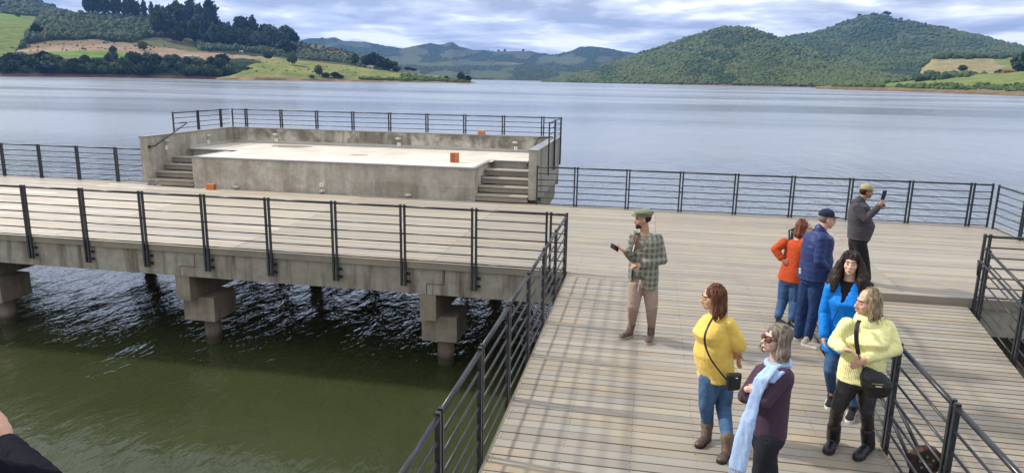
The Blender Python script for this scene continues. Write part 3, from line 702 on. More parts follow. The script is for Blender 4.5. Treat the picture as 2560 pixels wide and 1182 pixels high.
o = P_(b, 'screw', 'screw_steel', pier); o['kind'] = 'stuff'
# fascia boards on the near edge, concrete edge beams with stepped joints over the piers
fx = [-24.4, -21.9, -17.6, -13.05, -10.75, -6.0, -1.30]
for a_, b_ in zip(fx[:-1], fx[1:]):
    P_(MB().box(a_+.002, b_-.002, YN-.032, YN, -.125, -.003), 'fascia_board', 'fascia_timber', pier)
JX = [-24.4, -14.25, -9.08, -3.93, 2.3]
def beam(x0, x1, yf, yb, zt, zb, s0=True, s1=True):
    zm = (zt+zb)/2-.04; st = .34; g = .008
    poly = [(x0+g+(st if s0 else 0), zt), (x1-g+(st if s1 else 0), zt)]
    if s1: poly += [(x1-g+st, zm+.0), (x1-g, zm)]
    poly += [(x1-g, zb), (x0+g, zb)]
    if s0: poly += [(x0+g, zm-.014), (x0+g+st, zm-.014)]
    return MB().prism(poly, yf, yb, 'y')
for i in range(len(JX)-1):
    P_(beam(JX[i], JX[i+1], YN+.012, YN+.27, -.128, -.63, True, i < len(JX)-2), 'edge_beam', 'beam_concrete', pier)
    P_(MB().box(JX[i]+.01, JX[i+1]-.01, YFR-.25, YFR-.02, -.128, -.63), 'edge_beam', 'beam_concrete', pier)
P_(MB().box(2.3, 8.38, YN+.02, YN+.27, -.128, -.63), 'edge_beam', 'beam_concrete', pier)
P_(MB().box(2.3, 8.38, YFR-.25, YFR-.02, -.128, -.63), 'edge_beam', 'beam_concrete', pier)
for x in np.arange(-24, 8.4, 1.37):
    P_(MB().box(x-.03, x+.03, YN+.28, YFR-.26, -.16, -.04), 'joist', 'fascia_timber', pier)
for x in JX[1:4]+[1.4, 6.4, -19.4]:
    P_(MB().box(x-.14, x+.17, YN+.03, YFR-.02, -1.145, -.634), 'cross_beam', 'pier_concrete', pier)
    for yy in (YN+.30, 17.2):
        P_(MB().box(x-.20, x+.50, yy, yy+.78, -1.66, -1.149), 'pile_cap', 'pier_concrete', pier)
        P_(MB().tube([(x+.17, yy+.4, -6.9), (x+.17, yy+.4, -1.662)], .165, 20), 'pile', 'pile_concrete', pier, smooth=True)
# front boards where the ramp leaves the deck
P_(MB().box(2.36, 5.2, YN-.032, YN-.002, -.16, -.003), 'fascia_board', 'fascia_timber', pier)
P_(MB().box(5.2, 8.4, YN-.032, YN-.002, -.16, -.003), 'fascia_board', 'fascia_timber', pier)
P_(MB().box(8.4, 8.43, YN, YFR, -.16, -.003), 'fascia_board', 'fascia_timber', pier)

# level walkway towards the viewer
WX0, WX1 = -1.262, 2.29
walk = empty('walkway', (.5, 6, 0), 'wide level timber walkway coming towards the viewer, where the group stands', 'walkway')
y = YN-.075; wr = []
while y > .6: wr.append(y); y -= .143
for y in wr: rel(lay(None, WX0, WX1, y, .143, .013), walk)
b = MB()
for y in wr[:52]:
    for x in (WX0+.03, -.62, -.005, .58, 1.17, 1.76, WX1-.03):
        for dy in (-.036, .036):
            if rp_.random() < .9: b.tube([(x+rp_.uniform(-.008,.008), y+dy, -.004),(x, y+dy, .0012)], .0048, 5)
o = P_(b, 'screw', 'screw_steel', walk); o['kind'] = 'stuff'
P_(MB().box(WX0-.03, WX0-.001, .6, YN-.035, -.14, -.002), 'edge_board', 'fascia_timber', walk)
P_(MB().box(WX1+.001, WX1+.03, .6, YN-.035, -.14, -.002), 'edge_board', 'fascia_timber', walk)
for x in (WX0+.02, WX1-.22):
    P_(MB().box(x, x+.2, .6, YN, -.58, -.145), 'edge_beam', 'beam_concrete', walk)
for x in (-.62, 0., .58, 1.17, 1.76): P_(MB().box(x-.03, x+.03, .6, YN-.04, -.14, -.045), 'joist', 'fascia_timber', walk)
for yy in (9.0, 5.2, 1.4):
    P_(MB().box(WX0+.02, WX1-.02, yy-.15, yy+.15, -.95, -.585), 'cross_beam', 'pier_concrete', walk)
    for x in (-.6, 1.6): P_(MB().tube([(x, yy, -6.9), (x, yy, -.952)], .165, 16), 'pile', 'pile_concrete', walk, smooth=True)

# sloping ramp to the right of it
RX0, RX1 = 2.42, 5.19; SLO = .205; RY0 = YN-.07; RZ0 = -.125
def rz(y): return RZ0-(RY0-y)*SLO
ramp_ = empty('boarding_ramp', (3.8, 8, -1), 'timber ramp of narrow boards sloping down beside the walkway on the right', 'ramp')
sa = math.atan(SLO); y = RY0-.05; rpl = []
while y > 3.0: rpl.append(y); y -= .1045*math.cos(sa)
for y in rpl: rel(lay(None, RX0, RX1, y, .1045, .013, rz(y), sa, 'ramp_timber'), ramp_)
b = MB()
for y in rpl:
    for x in (2.6, 3.2, 3.8, 4.4, 5.05): b.tube([(x, y, rz(y)-.004), (x, y, rz(y)+.0012)], .0048, 5)
o = P_(b, 'screw', 'screw_steel', ramp_); o['kind'] = 'stuff'
for x in (RX0-.005, RX1-.055, 3.7):
    P_(MB().bar((x+.03, RY0, rz(RY0)-.12), (x+.03, 3.0, rz(3.0)-.12), .06, .15), 'stringer', 'steel_dark', ramp_)
for yy in (10.6, 6.8, 3.6):
    for x in (2.9, 4.7): P_(MB().tube([(x, yy, -6.9), (x, yy, rz(yy)-.2)], .11, 12), 'pile', 'pile_concrete', ramp_, smooth=True)

# ---------------------------------------------------------------- railings
RH = [1.03, .855, .69, .525, .36, .195, .035]
RA = [.022]+[.0115]*6
PS = .038
BOXM = {}
def post(parent, x, y, z0, z1, sx=PS, sy=PS):
    k = (round(z1-z0, 2), sx, sy)
    if k not in BOXM:
        b = MB(); e = .003; h = z1-z0
        b.box(-sx/2, sx/2, -sy/2, sy/2, 0, h-e)
        b.add([(-sx/2,-sy/2,h-e),(sx/2,-sy/2,h-e),(sx/2,sy/2,h-e),(-sx/2,sy/2,h-e),(-sx/2+e,-sy/2+e,h),(sx/2-e,-sy/2+e,h),(sx/2-e,sy/2-e,h),(-sx/2+e,sy/2-e,h)],
              [(0,1,5,4),(1,2,6,5),(2,3,7,6),(3,0,4,7),(4,5,6,7)])
        BOXM[k] = b.mesh('post', M['rail_paint'])
    return rel(link('post', BOXM[k], None, (x, y, z0)), parent)
def rail(parent, a, b_, r): return P_(MB().tube([a, b_], r, 10), 'rail', 'rail_paint', parent, smooth=True)
def fence(name, label, a, b_, pairs, zb=-.42, zt=1.07, heights=RH, start=True, end=True, brackets=False, group='black steel railings', side=1, zfun=None):
    """straight railing from a to b; pairs: distances along it of the twin posts"""
    a = Vector(a); b_ = Vector(b_); L_ = (b_-a).length; d = (b_-a).normalized(); G = .037
    zf = zfun or (lambda q: 0.)
    f = empty(name, (a.x, a.y, 0), label, 'railing', group)
    stops = [0]+[p for p in pairs]+[L_]
    pts = []
    if start: pts.append(0)
    if end: pts.append(L_)
    for p in pairs: pts += [p-G, p+G]
    alongx = abs(d.x) > .5
    for p in pts:
        q = a+d*p; post(f, q.x, q.y, zb+zf(q), zt+zf(q))
    for s0, s1 in zip(stops[:-1], stops[1:]):
        e0 = G if (s0 in pairs) else 0; e1 = G if (s1 in pairs) else 0
        p0 = a+d*(s0+e0); p1 = a+d*(s1-e1)
        for hh, r in zip(heights, RA if heights is RH else [.018]+[.0105]*(len(heights)-1)):
            rail(f, (p0.x, p0.y, hh+zf(p0)), (p1.x, p1.y, hh+zf(p1)), r)
    for p in pairs:
        q = a+d*p
        for hh in (heights[0], heights[len(heights)//2], heights[-1]):
            u = d*(G-PS/2+.001); P_(MB().bar((q.x-u.x, q.y-u.y, hh+zf(q)), (q.x+u.x, q.y+u.y, hh+zf(q)), .024, .03), 'connector', 'rail_paint', f)
        if brackets:
            for zz_ in (-.245, -.395):
                n_ = Vector((-d.y, d.x, 0))*side
                c0 = q+d*.045; c1 = q+d*.115
                b = MB(); b.bar((c0.x+n_.x*.05, c0.y+n_.y*.05, zz_), (c1.x+n_.x*.05, c1.y+n_.y*.05, zz_), .012, .05)
                b.tube([(q.x+d.x*.09+n_.x*.025, q.y+n_.y*.025, zz_), (q.x+d.x*.09+n_.x*.055, q.y+n_.y*.055, zz_)], .012, 6); P_(b, 'bracket', 'rail_paint', f)
    return f
FY = YN-.062
x0 = -1.334; xs_ = [-12.46+1.351*i for i in range(-6, 9)]
fence('railing', 'near railing along the front edge of the long deck up to the corner post', (-21.7, FY, 0), (x0, FY, 0), [x+21.7 for x in xs_ if -21.6 < x < -1.4], zb=-.47, brackets=True, side=1)
fence('railing', 'railing on the left side of the near walkway, running down to the bottom edge', (x0, 11.92, 0), (x0, .66, 0), [11.92-(10.67-1.253*i) for i in range(8)], zb=-.45)
MX = WX1+.045
fence('railing', 'middle railing between walkway and ramp, on which the woman in the yellow knit leans', (MX, 11.75, 0), (MX, .66, 0), [11.75-(10.40-1.253*i) for i in range(8)], zb=-.45)
fence('railing', 'far railing behind the deck, right of the stage up to the corner', (-2.916, YFR-.03, 0), (8.2, YFR-.03, 0), [-1.864+1.375*i+2.916 for i in range(8)], zb=-.15)
fence('railing', 'far railing left of the stage, against open water', (-24.0, YFL-.03, 0), (-15.15, YFL-.03, 0), [-20.40+1.39*i+24.0 for i in range(-2, 4)], zb=-.15)
fence('railing', 'side railing turning towards the viewer from the far right corner', (8.24, 18.62, 0), (8.24, 12.0, 0), [1.3+1.3*i for i in range(4)], zb=-.15)
fence('railing', 'short front railing of the main deck to the right of the ramp', (5.27, YN-.045, 0), (8.3, YN-.045, 0), [.06, 1.45], zb=-.42, start=False)
zr = lambda q: rz(q.y)
fence('railing', 'right-hand railing of the sloping ramp, descending with it', (5.25, 11.98, 0), (5.25, 3.1, 0), [.12, 1.36, 2.6, 3.85, 5.1, 6.35], zb=-.30, start=False, zfun=zr)
# double handrail of the ramp
def handrail(name, label, pts_list, posts, r=.019):
    h = empty(name, pts_list[0][0], label, 'handrail', None)
    for pts in pts_list: P_(MB().tube(pts, r, 10), 'rail', 'rail_paint', h, smooth=True)
    for p, z1 in posts: post(h, p[0], p[1], p[2], z1)
    return h
HX = 2.80
handrail('handrail', 'double handrail on the left of the ramp, rising behind the man in the navy jacket',
    [[(HX, 11.42, rz(11.42)+.98), (HX, 6.6, rz(6.6)+.98)], [(HX-.0, 11.42, rz(11.42)+.74), (HX, 6.6, rz(6.6)+.74)]],
    [((HX, y_, rz(y_)-.1), rz(y_)+1.0) for y_ in (11.45, 9.0, 6.55)])
handrail('handrail', 'second handrail fixed inside the right railing of the ramp',
    [[(5.17, 11.9, rz(11.9)+.86), (5.17, 3.3, rz(3.3)+.86)], [(5.17, 11.9, rz(11.9)+.62), (5.17, 11.95, rz(11.9)+.86)]], [])
handrail('handrail', 'short bent return piece at the far end of the middle railing', [[(MX, 11.75, .55), (MX-.02, 11.93, 1.0), (MX+.06, 11.98, 1.03), (MX+.50, 11.95, 1.03)]], [])

# winch wheel between walkway and ramp
wl = empty('winch_wheel', (2.62, 6.45, .02), 'rusty round winch wheel behind the middle railing near the bottom right corner', 'wheel')
wl.rotation_euler = (R(8), R(-6), R(10))
def ring(R0, R1, w, n=28):
    b = MB(); V = []
    for k in range(n):
        a = 6.28318*k/n; c, s = math.cos(a), math.sin(a)
        V += [(c*R0, -w, s*R0), (c*R1, -w, s*R1), (c*R1, w, s*R1), (c*R0, w, s*R0)]
    return b.add(V, [(4*k+i, 4*k+(i+1)%4, 4*((k+1)%n)+(i+1)%4, 4*((k+1)%n)+i) for k in range(n) for i in range(4)])
ring(.125, .148, .035).obj('rim', M['rust'], wl)
ring(.03, .126, .012).obj('disc', M['black_iron'], wl)
MB().tube([(0,-.09,0),(0,.09,0)], .028, 12).obj('hub', M['rust'], wl)
for k in range(5):
    a = 1.256*k+.3; MB().tube([(math.cos(a)*.062,-.03,math.sin(a)*.062),(math.cos(a)*.062,.014,math.sin(a)*.062)], .012, 6).obj('bolt', M['brass'], wl)
MB().box(-.06, .06, .02, .12, -.9, -.02).obj('bracket', M['black_iron'], wl)

# ---------------------------------------------------------------- the raised stage
ZS = .93; SX0, SX1 = -13.32, -4.66; SF = 18.87; BY = 23.50; WLX, WRX = -15.05, -2.95; NY = 20.85; WT = .22
stage = empty('concrete_stage', (-9, 21, 0), 'raised concrete stage with pale tiled floor and low back wall beyond the deck', 'stage')
P_(MB().box(SX0, SX1, SF, SF+.2, -.02, .885), 'front_wall', 'front_concrete', stage)
P_(MB().box(SX0, SX0+.2, SF+.202, NY, -.02, .885), 'side_wall', 'front_concrete', stage)
P_(MB().box(SX1-.2, SX1, SF+.202, NY, -.02, .885), 'side_wall', 'front_concrete', stage)
P_(MB().box(WLX+WT, SX0, NY, NY+.2, .0, .885), 'stair_wall', 'wing_concrete', stage)
P_(MB().box(SX1, WRX-WT, NY, NY+.2, .0, .885), 'stair_wall', 'wing_concrete', stage)
# recast patches of the front wall, proud of the old concrete
rq = random.Random(4); xs2 = [SX0+.05+4.35, SX0+5.0, SX0+5.55, SX0+6.6, SX0+7.55, SX0+8.0, SX1-.02]
lo_ = [(0.02,1.3,.0,.0),(4.40,4.98,.02,.44),(5.0,5.9,.03,.40),(5.92,6.5,.02,.42),(6.52,7.3,.02,.385),(7.32,7.62,.02,.40),(7.64,8.62,.02,.37)]
for k_, (a_, b_, c_, d_) in enumerate(lo_):
    if d_: P_(MB().box(SX0+a_, SX0+b_, SF-.004-.002*(k_ % 2), SF-.0005, c_, d_), 'repair_panel', ('repair_concrete', 'repair_light')[k_ in (1, 5)], stage)
P_(MB().box(SX0+5.0, SX1-.004, SF-.007, SF-.0055+.005, .44, .80), 'repair_panel', 'repair_light', stage)
# T-shaped floor slab under the tiles
P_(MB().prism([(SX0+.2,SF+.2),(SX1-.2,SF+.2),(SX1-.2,NY+.2),(WRX-WT,NY+.2),(WRX-WT,BY),(WLX+WT,BY),(WLX+WT,NY+.2),(SX0+.2,NY+.2)], .80, .905, 'z'), 'floor_slab', 'tile_joint', stage)
TS = .605; tmesh = MB().box(-TS/2+.003, TS/2-.003, -TS/2+.003, TS/2-.003, .0, .018).mesh('floor_tile', M['floor_tile'])
def in_floor(x, y):
    return (SX0+.05 < x < SX1-.05 and SF+.1 < y < BY) or (WLX+WT < x < WRX-WT and NY+.1 < y < BY)
rk = random.Random(2)
nx = int((WRX-WLX-2*WT)/TS)+1
for i in range(nx):
    for j in range(9):
        x = WLX+WT+TS/2+i*TS; y = BY-.02-TS/2-j*TS
        x0_, x1_, y0_, y1_ = x-TS/2, x+TS/2, y-TS/2, y+TS/2
        x1_ = min(x1_, WRX-WT-.004)
        lox, hix = (SX0+.09, SX1-.09) if y1_ <= NY+.14 else (WLX+WT+.004, WRX-WT-.004)
        if y0_ < NY+.09 < y1_ and not (SX0+.09 < x < SX1-.09): y0_ = NY+.09
        y0_ = max(y0_, SF+.09); xa, xb = max(x0_, lox), min(x1_, hix)
        if xb-xa < .05 or y1_-y0_ < .05: continue
        full = abs(xb-xa-TS) < .01 and abs(y1_-y0_-TS) < .01
        me = tmesh if full else MB().box(-(xb-xa)/2+.003, (xb-xa)/2-.003, -(y1_-y0_)/2+.003, (y1_-y0_)/2-.003, 0, .018).mesh('floor_tile', M['floor_tile'])
        rel(link('floor_tile', me, None, ((xa+xb)/2, (y0_+y1_)/2, .908+rk.uniform(-.001,.001))), stage)
# stone nosing round the floor edge
for bx in ((SX0-.03, SX1+.03, SF-.03, SF+.085), (SX0-.03, SX0+.085, SF+.087, NY-.03), (SX1-.085, SX1+.03, SF+.087, NY-.03),
           (WLX+WT+.002, SX0+.085, NY-.028, NY+.085), (SX1-.085, WRX-WT-.002, NY-.028, NY+.085)):
    P_(MB().box(bx[0], bx[1], bx[2], bx[3], .887, .93), 'stone_nosing', 'coping_stone', stage)
# back wall, wings, skirting and coping
P_(MB().box(WLX, WRX, BY, BY+WT, -.1, 1.445), 'back_wall', 'wall_concrete', stage)
def wing(x0, x1, nm):
    poly = [(SF+.03, .09), (SF+.03, 1.445), (BY-.002, 1.445), (BY-.002, .02), (BY-.35, -.05), (SF+.75, -.28), (SF+.72, .09)] if False else [(SF+.03, .10), (SF+.03, 1.445), (BY-.002, 1.445), (BY-.002, .18), (23.1, .02), (20.6, .06), (19.9, -.06), (19.5, .10)]
    return P_(MB().prism(poly, x0, x1, 'x'), nm, 'wing_concrete', stage)
wing(WLX, WLX+WT, 'wing_wall'); wing(WRX-WT, WRX, 'wing_wall')
P_(MB().prism([(19.6,-.62),(19.6,.02),(20.6,.05),(23.0,-.0),(23.35,.10),(23.35,-.44),(22.9,-.52)], WRX-1.2, WRX-.06, 'x'), 'bracket_beam', 'pier_concrete', stage)
P_(MB().prism([(19.6,-.62),(19.6,.02),(20.6,.05),(23.0,-.0),(23.35,.10),(23.35,-.44),(22.9,-.52)], WLX+.06, WLX+1.2, 'x'), 'bracket_beam', 'pier_concrete', stage)
for x in (-14.2, -11.2, -8.2, -5.2, -3.6):
    for yy in (19.9, 22.9): P_(MB().tube([(x, yy, -6.9), (x, yy, -.1)], .17, 16), 'pile', 'pile_concrete', stage, smooth=True)
P_(MB().box(WLX+.3, WRX-.3, 19.6, 23.4, -.12, .02), 'base_slab', 'pier_concrete', stage)
k = 0; x = WLX-.02
while x < WRX:
    x1_ = min(x+1.2, WRX+.02); P_(MB().box(x+.002, x1_-.002, BY-.03, BY+WT+.03, 1.447, 1.475), 'coping_slab', 'coping_stone', stage); x = x1_+(.0 if x1_ < WRX else 1)
for xa in (WLX, WRX-WT):
    y = SF+.0
    while y < BY-.05:
        y1_ = min(y+1.2, BY-.034); P_(MB().box(xa-.03, xa+WT+.03, y+.002, y1_-.002, 1.447, 1.475), 'coping_slab', 'coping_stone', stage); y = y1_+(0 if y1_ < BY-.05 else 1)
x = WLX+WT+.004
while x < WRX-WT-.05:
    x1_ = min(x+TS, WRX-WT-.004); P_(MB().box(x+.002, x1_-.002, BY-.014, BY-.001, .926, 1.03), 'skirting_tile', 'skirting_tile', stage); x = x1_
for xa, sg in ((WLX+WT, 1), (WRX-WT, -1)):
    y = NY+.1
    while y < BY-.1:
        y1_ = min(y+TS, BY-.016); q = sorted((xa+sg*.001, xa+sg*.014)); P_(MB().box(q[0], q[1], y+.002, y1_-.002, .926, 1.03), 'skirting_tile', 'skirting_tile', stage); y = y1_+(0 if y1_ < BY-.1 else 1)
# puddle and stains
def blob(cx, cy, rx, ry, z, seed, n=26):
    V = [(cx, cy, z)]
    for k in range(n):
        a = 6.2832*k/n; q = 1+.28*noise.noise(Vector((math.cos(a)*1.4+seed, math.sin(a)*1.4, seed))); V.append((cx+math.cos(a)*rx*q, cy+math.sin(a)*ry*q, z))
    return MB().add(V, [(0, 1+k, 1+(k+1)%n) for k in range(n)])
o = P_(blob(-12.15, 22.75, .75, .42, .9302, 3), 'damp_patch', 'wet_tile', stage)
P_(blob(-8.9, 20.9, .32, .10, .9302, 8), 'damp_patch', 'wet_tile', stage)
# stairs: open treads with boards for risers, left and right recess
def stairs(x0, x1, label, ext):
    st = empty('timber_stairs', ((x0+x1)/2, 19.5, 0), label, 'stairs')
    n = 4; run = .40; z_ = [.19, .375, .56, .745]
    for i in range(n):
        y0 = SF-.03+run*i; 
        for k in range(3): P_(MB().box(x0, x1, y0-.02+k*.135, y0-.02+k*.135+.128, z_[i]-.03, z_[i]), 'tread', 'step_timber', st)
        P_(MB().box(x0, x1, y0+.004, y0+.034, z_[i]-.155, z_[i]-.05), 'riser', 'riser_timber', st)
    for x in (x0+.1, x1-.14):
        P_(MB().prism([(SF+.04,.0),(SF+.04,.03),(NY-.08,.70),(NY-.08,.0)], x, x+.04, 'x'), 'stringer', 'steel_dark', st)
    return st
stairs(WLX+WT+.01, SX0-.01, 'wooden stairs at the left end of the stage, partly in shade', 0)
s2 = stairs(SX1+.012, WRX-WT-.01, 'wooden stairs at the right end of the stage with four steps', 0)
for i, z_ in enumerate((.56, .745)):                       # short side boards of the right flight
    P_(MB().box(SX1+.003, SX1+.03, 19.62+.0, NY-.02, z_-.24, z_-.13), 'side_board', 'riser_timber', s2)
P_(MB().box(WLX+WT, WRX-WT, 19.55, 19.58, -.6, .01), 'soffit_board', 'pier_concrete', stage)

# stage railings
SH = [.62, .45, .285, .12]
SZ = 1.46
def sfence(label, a, b_, pairs, start, end, down=.0):
    return fence('railing', label, a, b_, pairs, zb=SZ-.02-down, zt=SZ+.66, heights=[SZ+h_ for h_ in SH], start=start, end=end)
px_ = [-14.453,-13.071,-11.693,-10.323,-8.954,-7.596,-6.243,-4.89,-3.542]
sfence('railing along the back wall of the stage', (-15.0, 23.80, 0), (-2.93, 23.80, 0), [x+15.0 for x in px_], True, True, .45)
sfence('short railing on the left end wall of the stage', (-15.12, 20.63, 0), (-15.12, 23.80, 0), [1.3, 2.62], True, False, .0)
sfence('short railing bolted outside the right end wall of the stage', (-2.90, 20.85, 0), (-2.90, 23.80, 0), [], True, False, .9)
for y_ in (22.14, 23.6): post(list(o for o in col.objects if o.get('label') == 'short railing bolted outside the right end wall of the stage')[0], -2.90, y_, .56, SZ+.66, .05, .08)
def wallrail(label, pts):
    h = empty('handrail', pts[0], label, 'handrail'); P_(MB().tube(pts, .020, 10), 'rail', 'rail_paint', h, smooth=True)
    P_(MB().ell(pts[0], .05, .05, .05), 'end_plate', 'rail_paint', h); return h
xw = WLX+WT+.08
wallrail('sloping black handrail on the left end wall of the stage', [(xw-.05, 19.0, 1.15), (xw+.02, 19.15, 1.17), (xw+.02, 20.75, 1.76), (xw-.06, 20.82, 1.78), (xw-.20, 20.66, 1.76)])
xw = WRX-WT-.07
wallrail('grey bent handrail on the right end wall of the stage', [(xw, 19.35, .98), (xw-.02, 19.28, 1.02), (xw, 20.7, 1.58), (xw+.06, 20.85, 1.66), (xw+.45, 20.8, 1.68)])

# bulkhead lamps and sockets
def lamp(label, x, y, z, ang):
    r = empty('bulkhead_lamp', (x, y, z), label, 'wall lamp', 'bulkhead lamps of the stage', ang)
    MB().ell((0,.0,0), .115, .035, .06, 16, 8).obj('base', M['lamp_metal'], r, smooth=True)
    gl_ = MB().ell((0,-.03,0), .085, .055, .043, 14, 8).obj('glass', M['lamp_glass'], r, smooth=True)
    for q in (-.045, 0, .045): MB().tube([(q,-.02,-.052),(q,-.078,-.03),(q,-.088,0),(q,-.078,.03),(q,-.02,.052)], .005, 5).obj('guard', M['lamp_metal'], gl_)
    MB().tube([(-.1,-.02,0),(-.06,-.08,0),(.06,-.08,0),(.1,-.02,0)], .005, 5).obj('guard', M['lamp_metal'], gl_)
def socket(label, x, y, z, ang):
    r = empty('socket_box', (x, y, z), label, 'socket', 'white socket boxes of the stage', ang)
    MB().box(-.058, .058, -.02, .0, -.058, .058).obj('plate', M['white_plastic'], r)
    MB().box(-.02, .02, -.024, -.0205, -.03, .03).obj('insert', M['socket_grey'], r)
for x, lb, sk in ((-11.92, 'lamp low on the stage front wall, just right of the brick', False), (-9.2, 'lamp at the foot of the stage front wall below its socket box', True), (-6.6, 'lamp at the foot of the stage front wall nearest the right stairs', False)):
    lamp(lb, x, SF-.012, .085, 0)
    if sk: socket('socket box on the stage front wall above a lamp', x, SF-.002, .27, 0)
for x, lb in ((-13.16, 'leftmost'), (-8.54, 'middle'), (-4.42, 'rightmost')):
    lamp(lb+' of the three lamps on the stage back wall', x, BY-.012, 1.25, 0); socket('socket box under the '+lb+' back wall lamp', x+.03, BY-.015, 1.06, 0)
for y, lb in ((19.82, 'nearer'), (22.0, 'farther')):
    lamp(lb+' lamp on the left end wall of the stage', WLX+WT+.012, y, 1.27, R(90)); socket('socket box below the '+lb+' lamp of the left end wall', WLX+WT+.002, y-.03, 1.05, R(90))
# hollow clay blocks
def brick(x, y, z, rz_, label, sz=(.15,.19,.14)):
    r = empty('hollow_brick', (x, y, z), label, 'brick', None, rz_); w, l, h = sz
    b = MB(); t = .012
    b.box(-w/2, w/2, -l/2+.012, l/2, 0, h)
    bo_ = b.obj('body', M['clay'], r)
    f = MB(); nx_, nz = 3, 3; cw = (w-t)/nx_; ch = (h-t)/nz
    for i in range(nx_+1): f.box(-w/2+i*cw, -w/2+i*cw+t, -l/2, -l/2+.0118, 0, h)
    for i in range(nx_):
        for j in range(nz+1): f.box(-w/2+i*cw+t+.0002, -w/2+(i+1)*cw-.0002, -l/2+.0004, -l/2+.0117, j*ch, j*ch+t)
    f.obj('web', M['clay'], bo_)
    MB().box(-w/2+.003, w/2-.003, -l/2+.0119, -l/2+.0122, .003, h-.003).obj('hollow', M['clay_cell_shade'], bo_)  # thin dark sheet behind the webs, shade of the cells put into its colour
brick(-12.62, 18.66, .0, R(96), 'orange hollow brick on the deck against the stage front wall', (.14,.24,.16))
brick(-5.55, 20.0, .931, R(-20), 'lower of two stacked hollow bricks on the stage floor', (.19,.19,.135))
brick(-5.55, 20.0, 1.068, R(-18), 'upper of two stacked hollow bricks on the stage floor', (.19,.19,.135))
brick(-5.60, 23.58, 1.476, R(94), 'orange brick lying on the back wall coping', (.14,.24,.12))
# ================================================================ people
Z = Vector((0, 0, 1))
def mesh_mod(me, voxel, smooth=2, dec=1.0, solid=0.):
    o = bpy.data.objects.new('tmp', me); col.objects.link(o)
    r = o.modifiers.new('r', 'REMESH'); r.mode = 'VOXEL'; r.voxel_size = voxel; r.adaptivity = 0
    if smooth: s = o.modifiers.new('s', 'SMOOTH'); s.iterations = smooth; s.factor = .5
    if dec < 1: d = o.modifiers.new('d', 'DECIMATE'); d.ratio = dec
    dg = bpy.context.evaluated_depsgraph_get(); n = bpy.data.meshes.new_from_object(o.evaluated_get(dg))
    bpy.data.objects.remove(o); n.polygons.foreach_set('use_smooth', [True]*len(n.polygons)); return n
def solidify(me, th):
    o = bpy.data.objects.new('tmp', me); col.objects.link(o); s = o.modifiers.new('s', 'SOLIDIFY'); s.thickness = th; s.offset = 1
    dg = bpy.context.evaluated_depsgraph_get(); n = bpy.data.meshes.new_from_object(o.evaluated_get(dg)); bpy.data.objects.remove(o)
    n.polygons.foreach_set('use_smooth', [True]*len(n.polygons)); return n
def displace(me, fn):
    n = len(me.vertices); co = np.empty(n*3, np.float32); me.vertices.foreach_get('co', co); co = co.reshape(-1, 3)
    no = np.empty(n*3, np.float32); me.vertices.foreach_get('normal', no); no = no.reshape(-1, 3)
    d = np.array([fn(Vector(c)) for c in co.tolist()], np.float32); co += no*d[:, None]
    me.vertices.foreach_set('co', co.ravel()); me.update(); return me
def folds(amp, sx=9, sz=16, seed=0, tilt=.4):
    def f(c):
        sx_ = sx*1.5; q = Vector((c.x*sx_+c.z*tilt*sx_+seed, c.y*sx_, c.z*sz*1.35))
        v = noise.noise(q)+.5*noise.noise(q*2.1)
        return amp*(.40-abs(v)*1.5)*.62
    return f
def strands(amp, seed=0, k=55):
    return lambda c: amp*(noise.noise(Vector((c.x*k+seed, c.y*k, c.z*5)))+.6*noise.noise(Vector((c.x*k*2.3, c.y*k*2.3+seed, c.z*9)))+.9*noise.noise(Vector((c.x*14, c.y*14, c.z*5+seed))))
class Blob(MB):
    def limb(s, pts, rs, n=14):
        pts = [Vector(p) for p in pts]; P = []; Q = []
        for i in range(len(pts)-1):
            for t in (0, .33, .66): P.append(pts[i].lerp(pts[i+1], t)); Q.append(rs[i]+(rs[i+1]-rs[i])*t)
        P.append(pts[-1]); Q.append(rs[-1])
        s.tube(P, Q, n)
        for p, r in zip(pts, rs): s.ell(p, r, r, r, 12, 8)
        return s
    def loft(s, rings, n=24, cap=True):
        """rings: (centre, half width, half depth, forward, power)"""
        V = []
        for c, w, d, f, *p in rings:
            p = p[0] if p else 2.3; f = Vector((f.x, f.y, 0)).normalized(); r = Vector((f.y, -f.x, 0))
            for k in range(n):
                a = 2*math.pi*k/n; ca, sa_ = math.cos(a), math.sin(a)
                V.append(Vector(c)+r*w*math.copysign(abs(ca)**(2/p), ca)+f*d*math.copysign(abs(sa_)**(2/p), sa_))
        Fc = [(i*n+k, i*n+(k+1)%n, (i+1)*n+(k+1)%n, (i+1)*n+k) for i in range(len(rings)-1) for k in range(n)]
        if cap: Fc += [tuple(range(n))[::-1], tuple((len(rings)-1)*n+k for k in range(n))]
        return s.add(V, Fc)
    def made(s, name, mat, parent, voxel, smooth=2, dec=1., disp=None, cut=None, solid=0.):
        me = mesh_mod(s.mesh('t'), voxel, smooth, dec); me.name = name
        if disp: displace(me, disp)
        if cut:
            bm = bmesh.new(); bm.from_mesh(me); bmesh.ops.delete(bm, geom=[v for v in bm.verts if cut(v.co)], context='VERTS'); bm.to_mesh(me); bm.free()
        if solid: me = solidify(me, solid); me.name = name
        me.materials.clear(); me.materials.append(mat if not isinstance(mat, str) else M[mat])
        o = link(name, me); return rel(o, parent)
def frame(fd, up=Z):
    f = Vector(fd).normalized(); r = f.cross(up).normalized(); u = r.cross(f); return r, f, u
def rotm(r, f, u): return Matrix((r, f, u)).transposed()
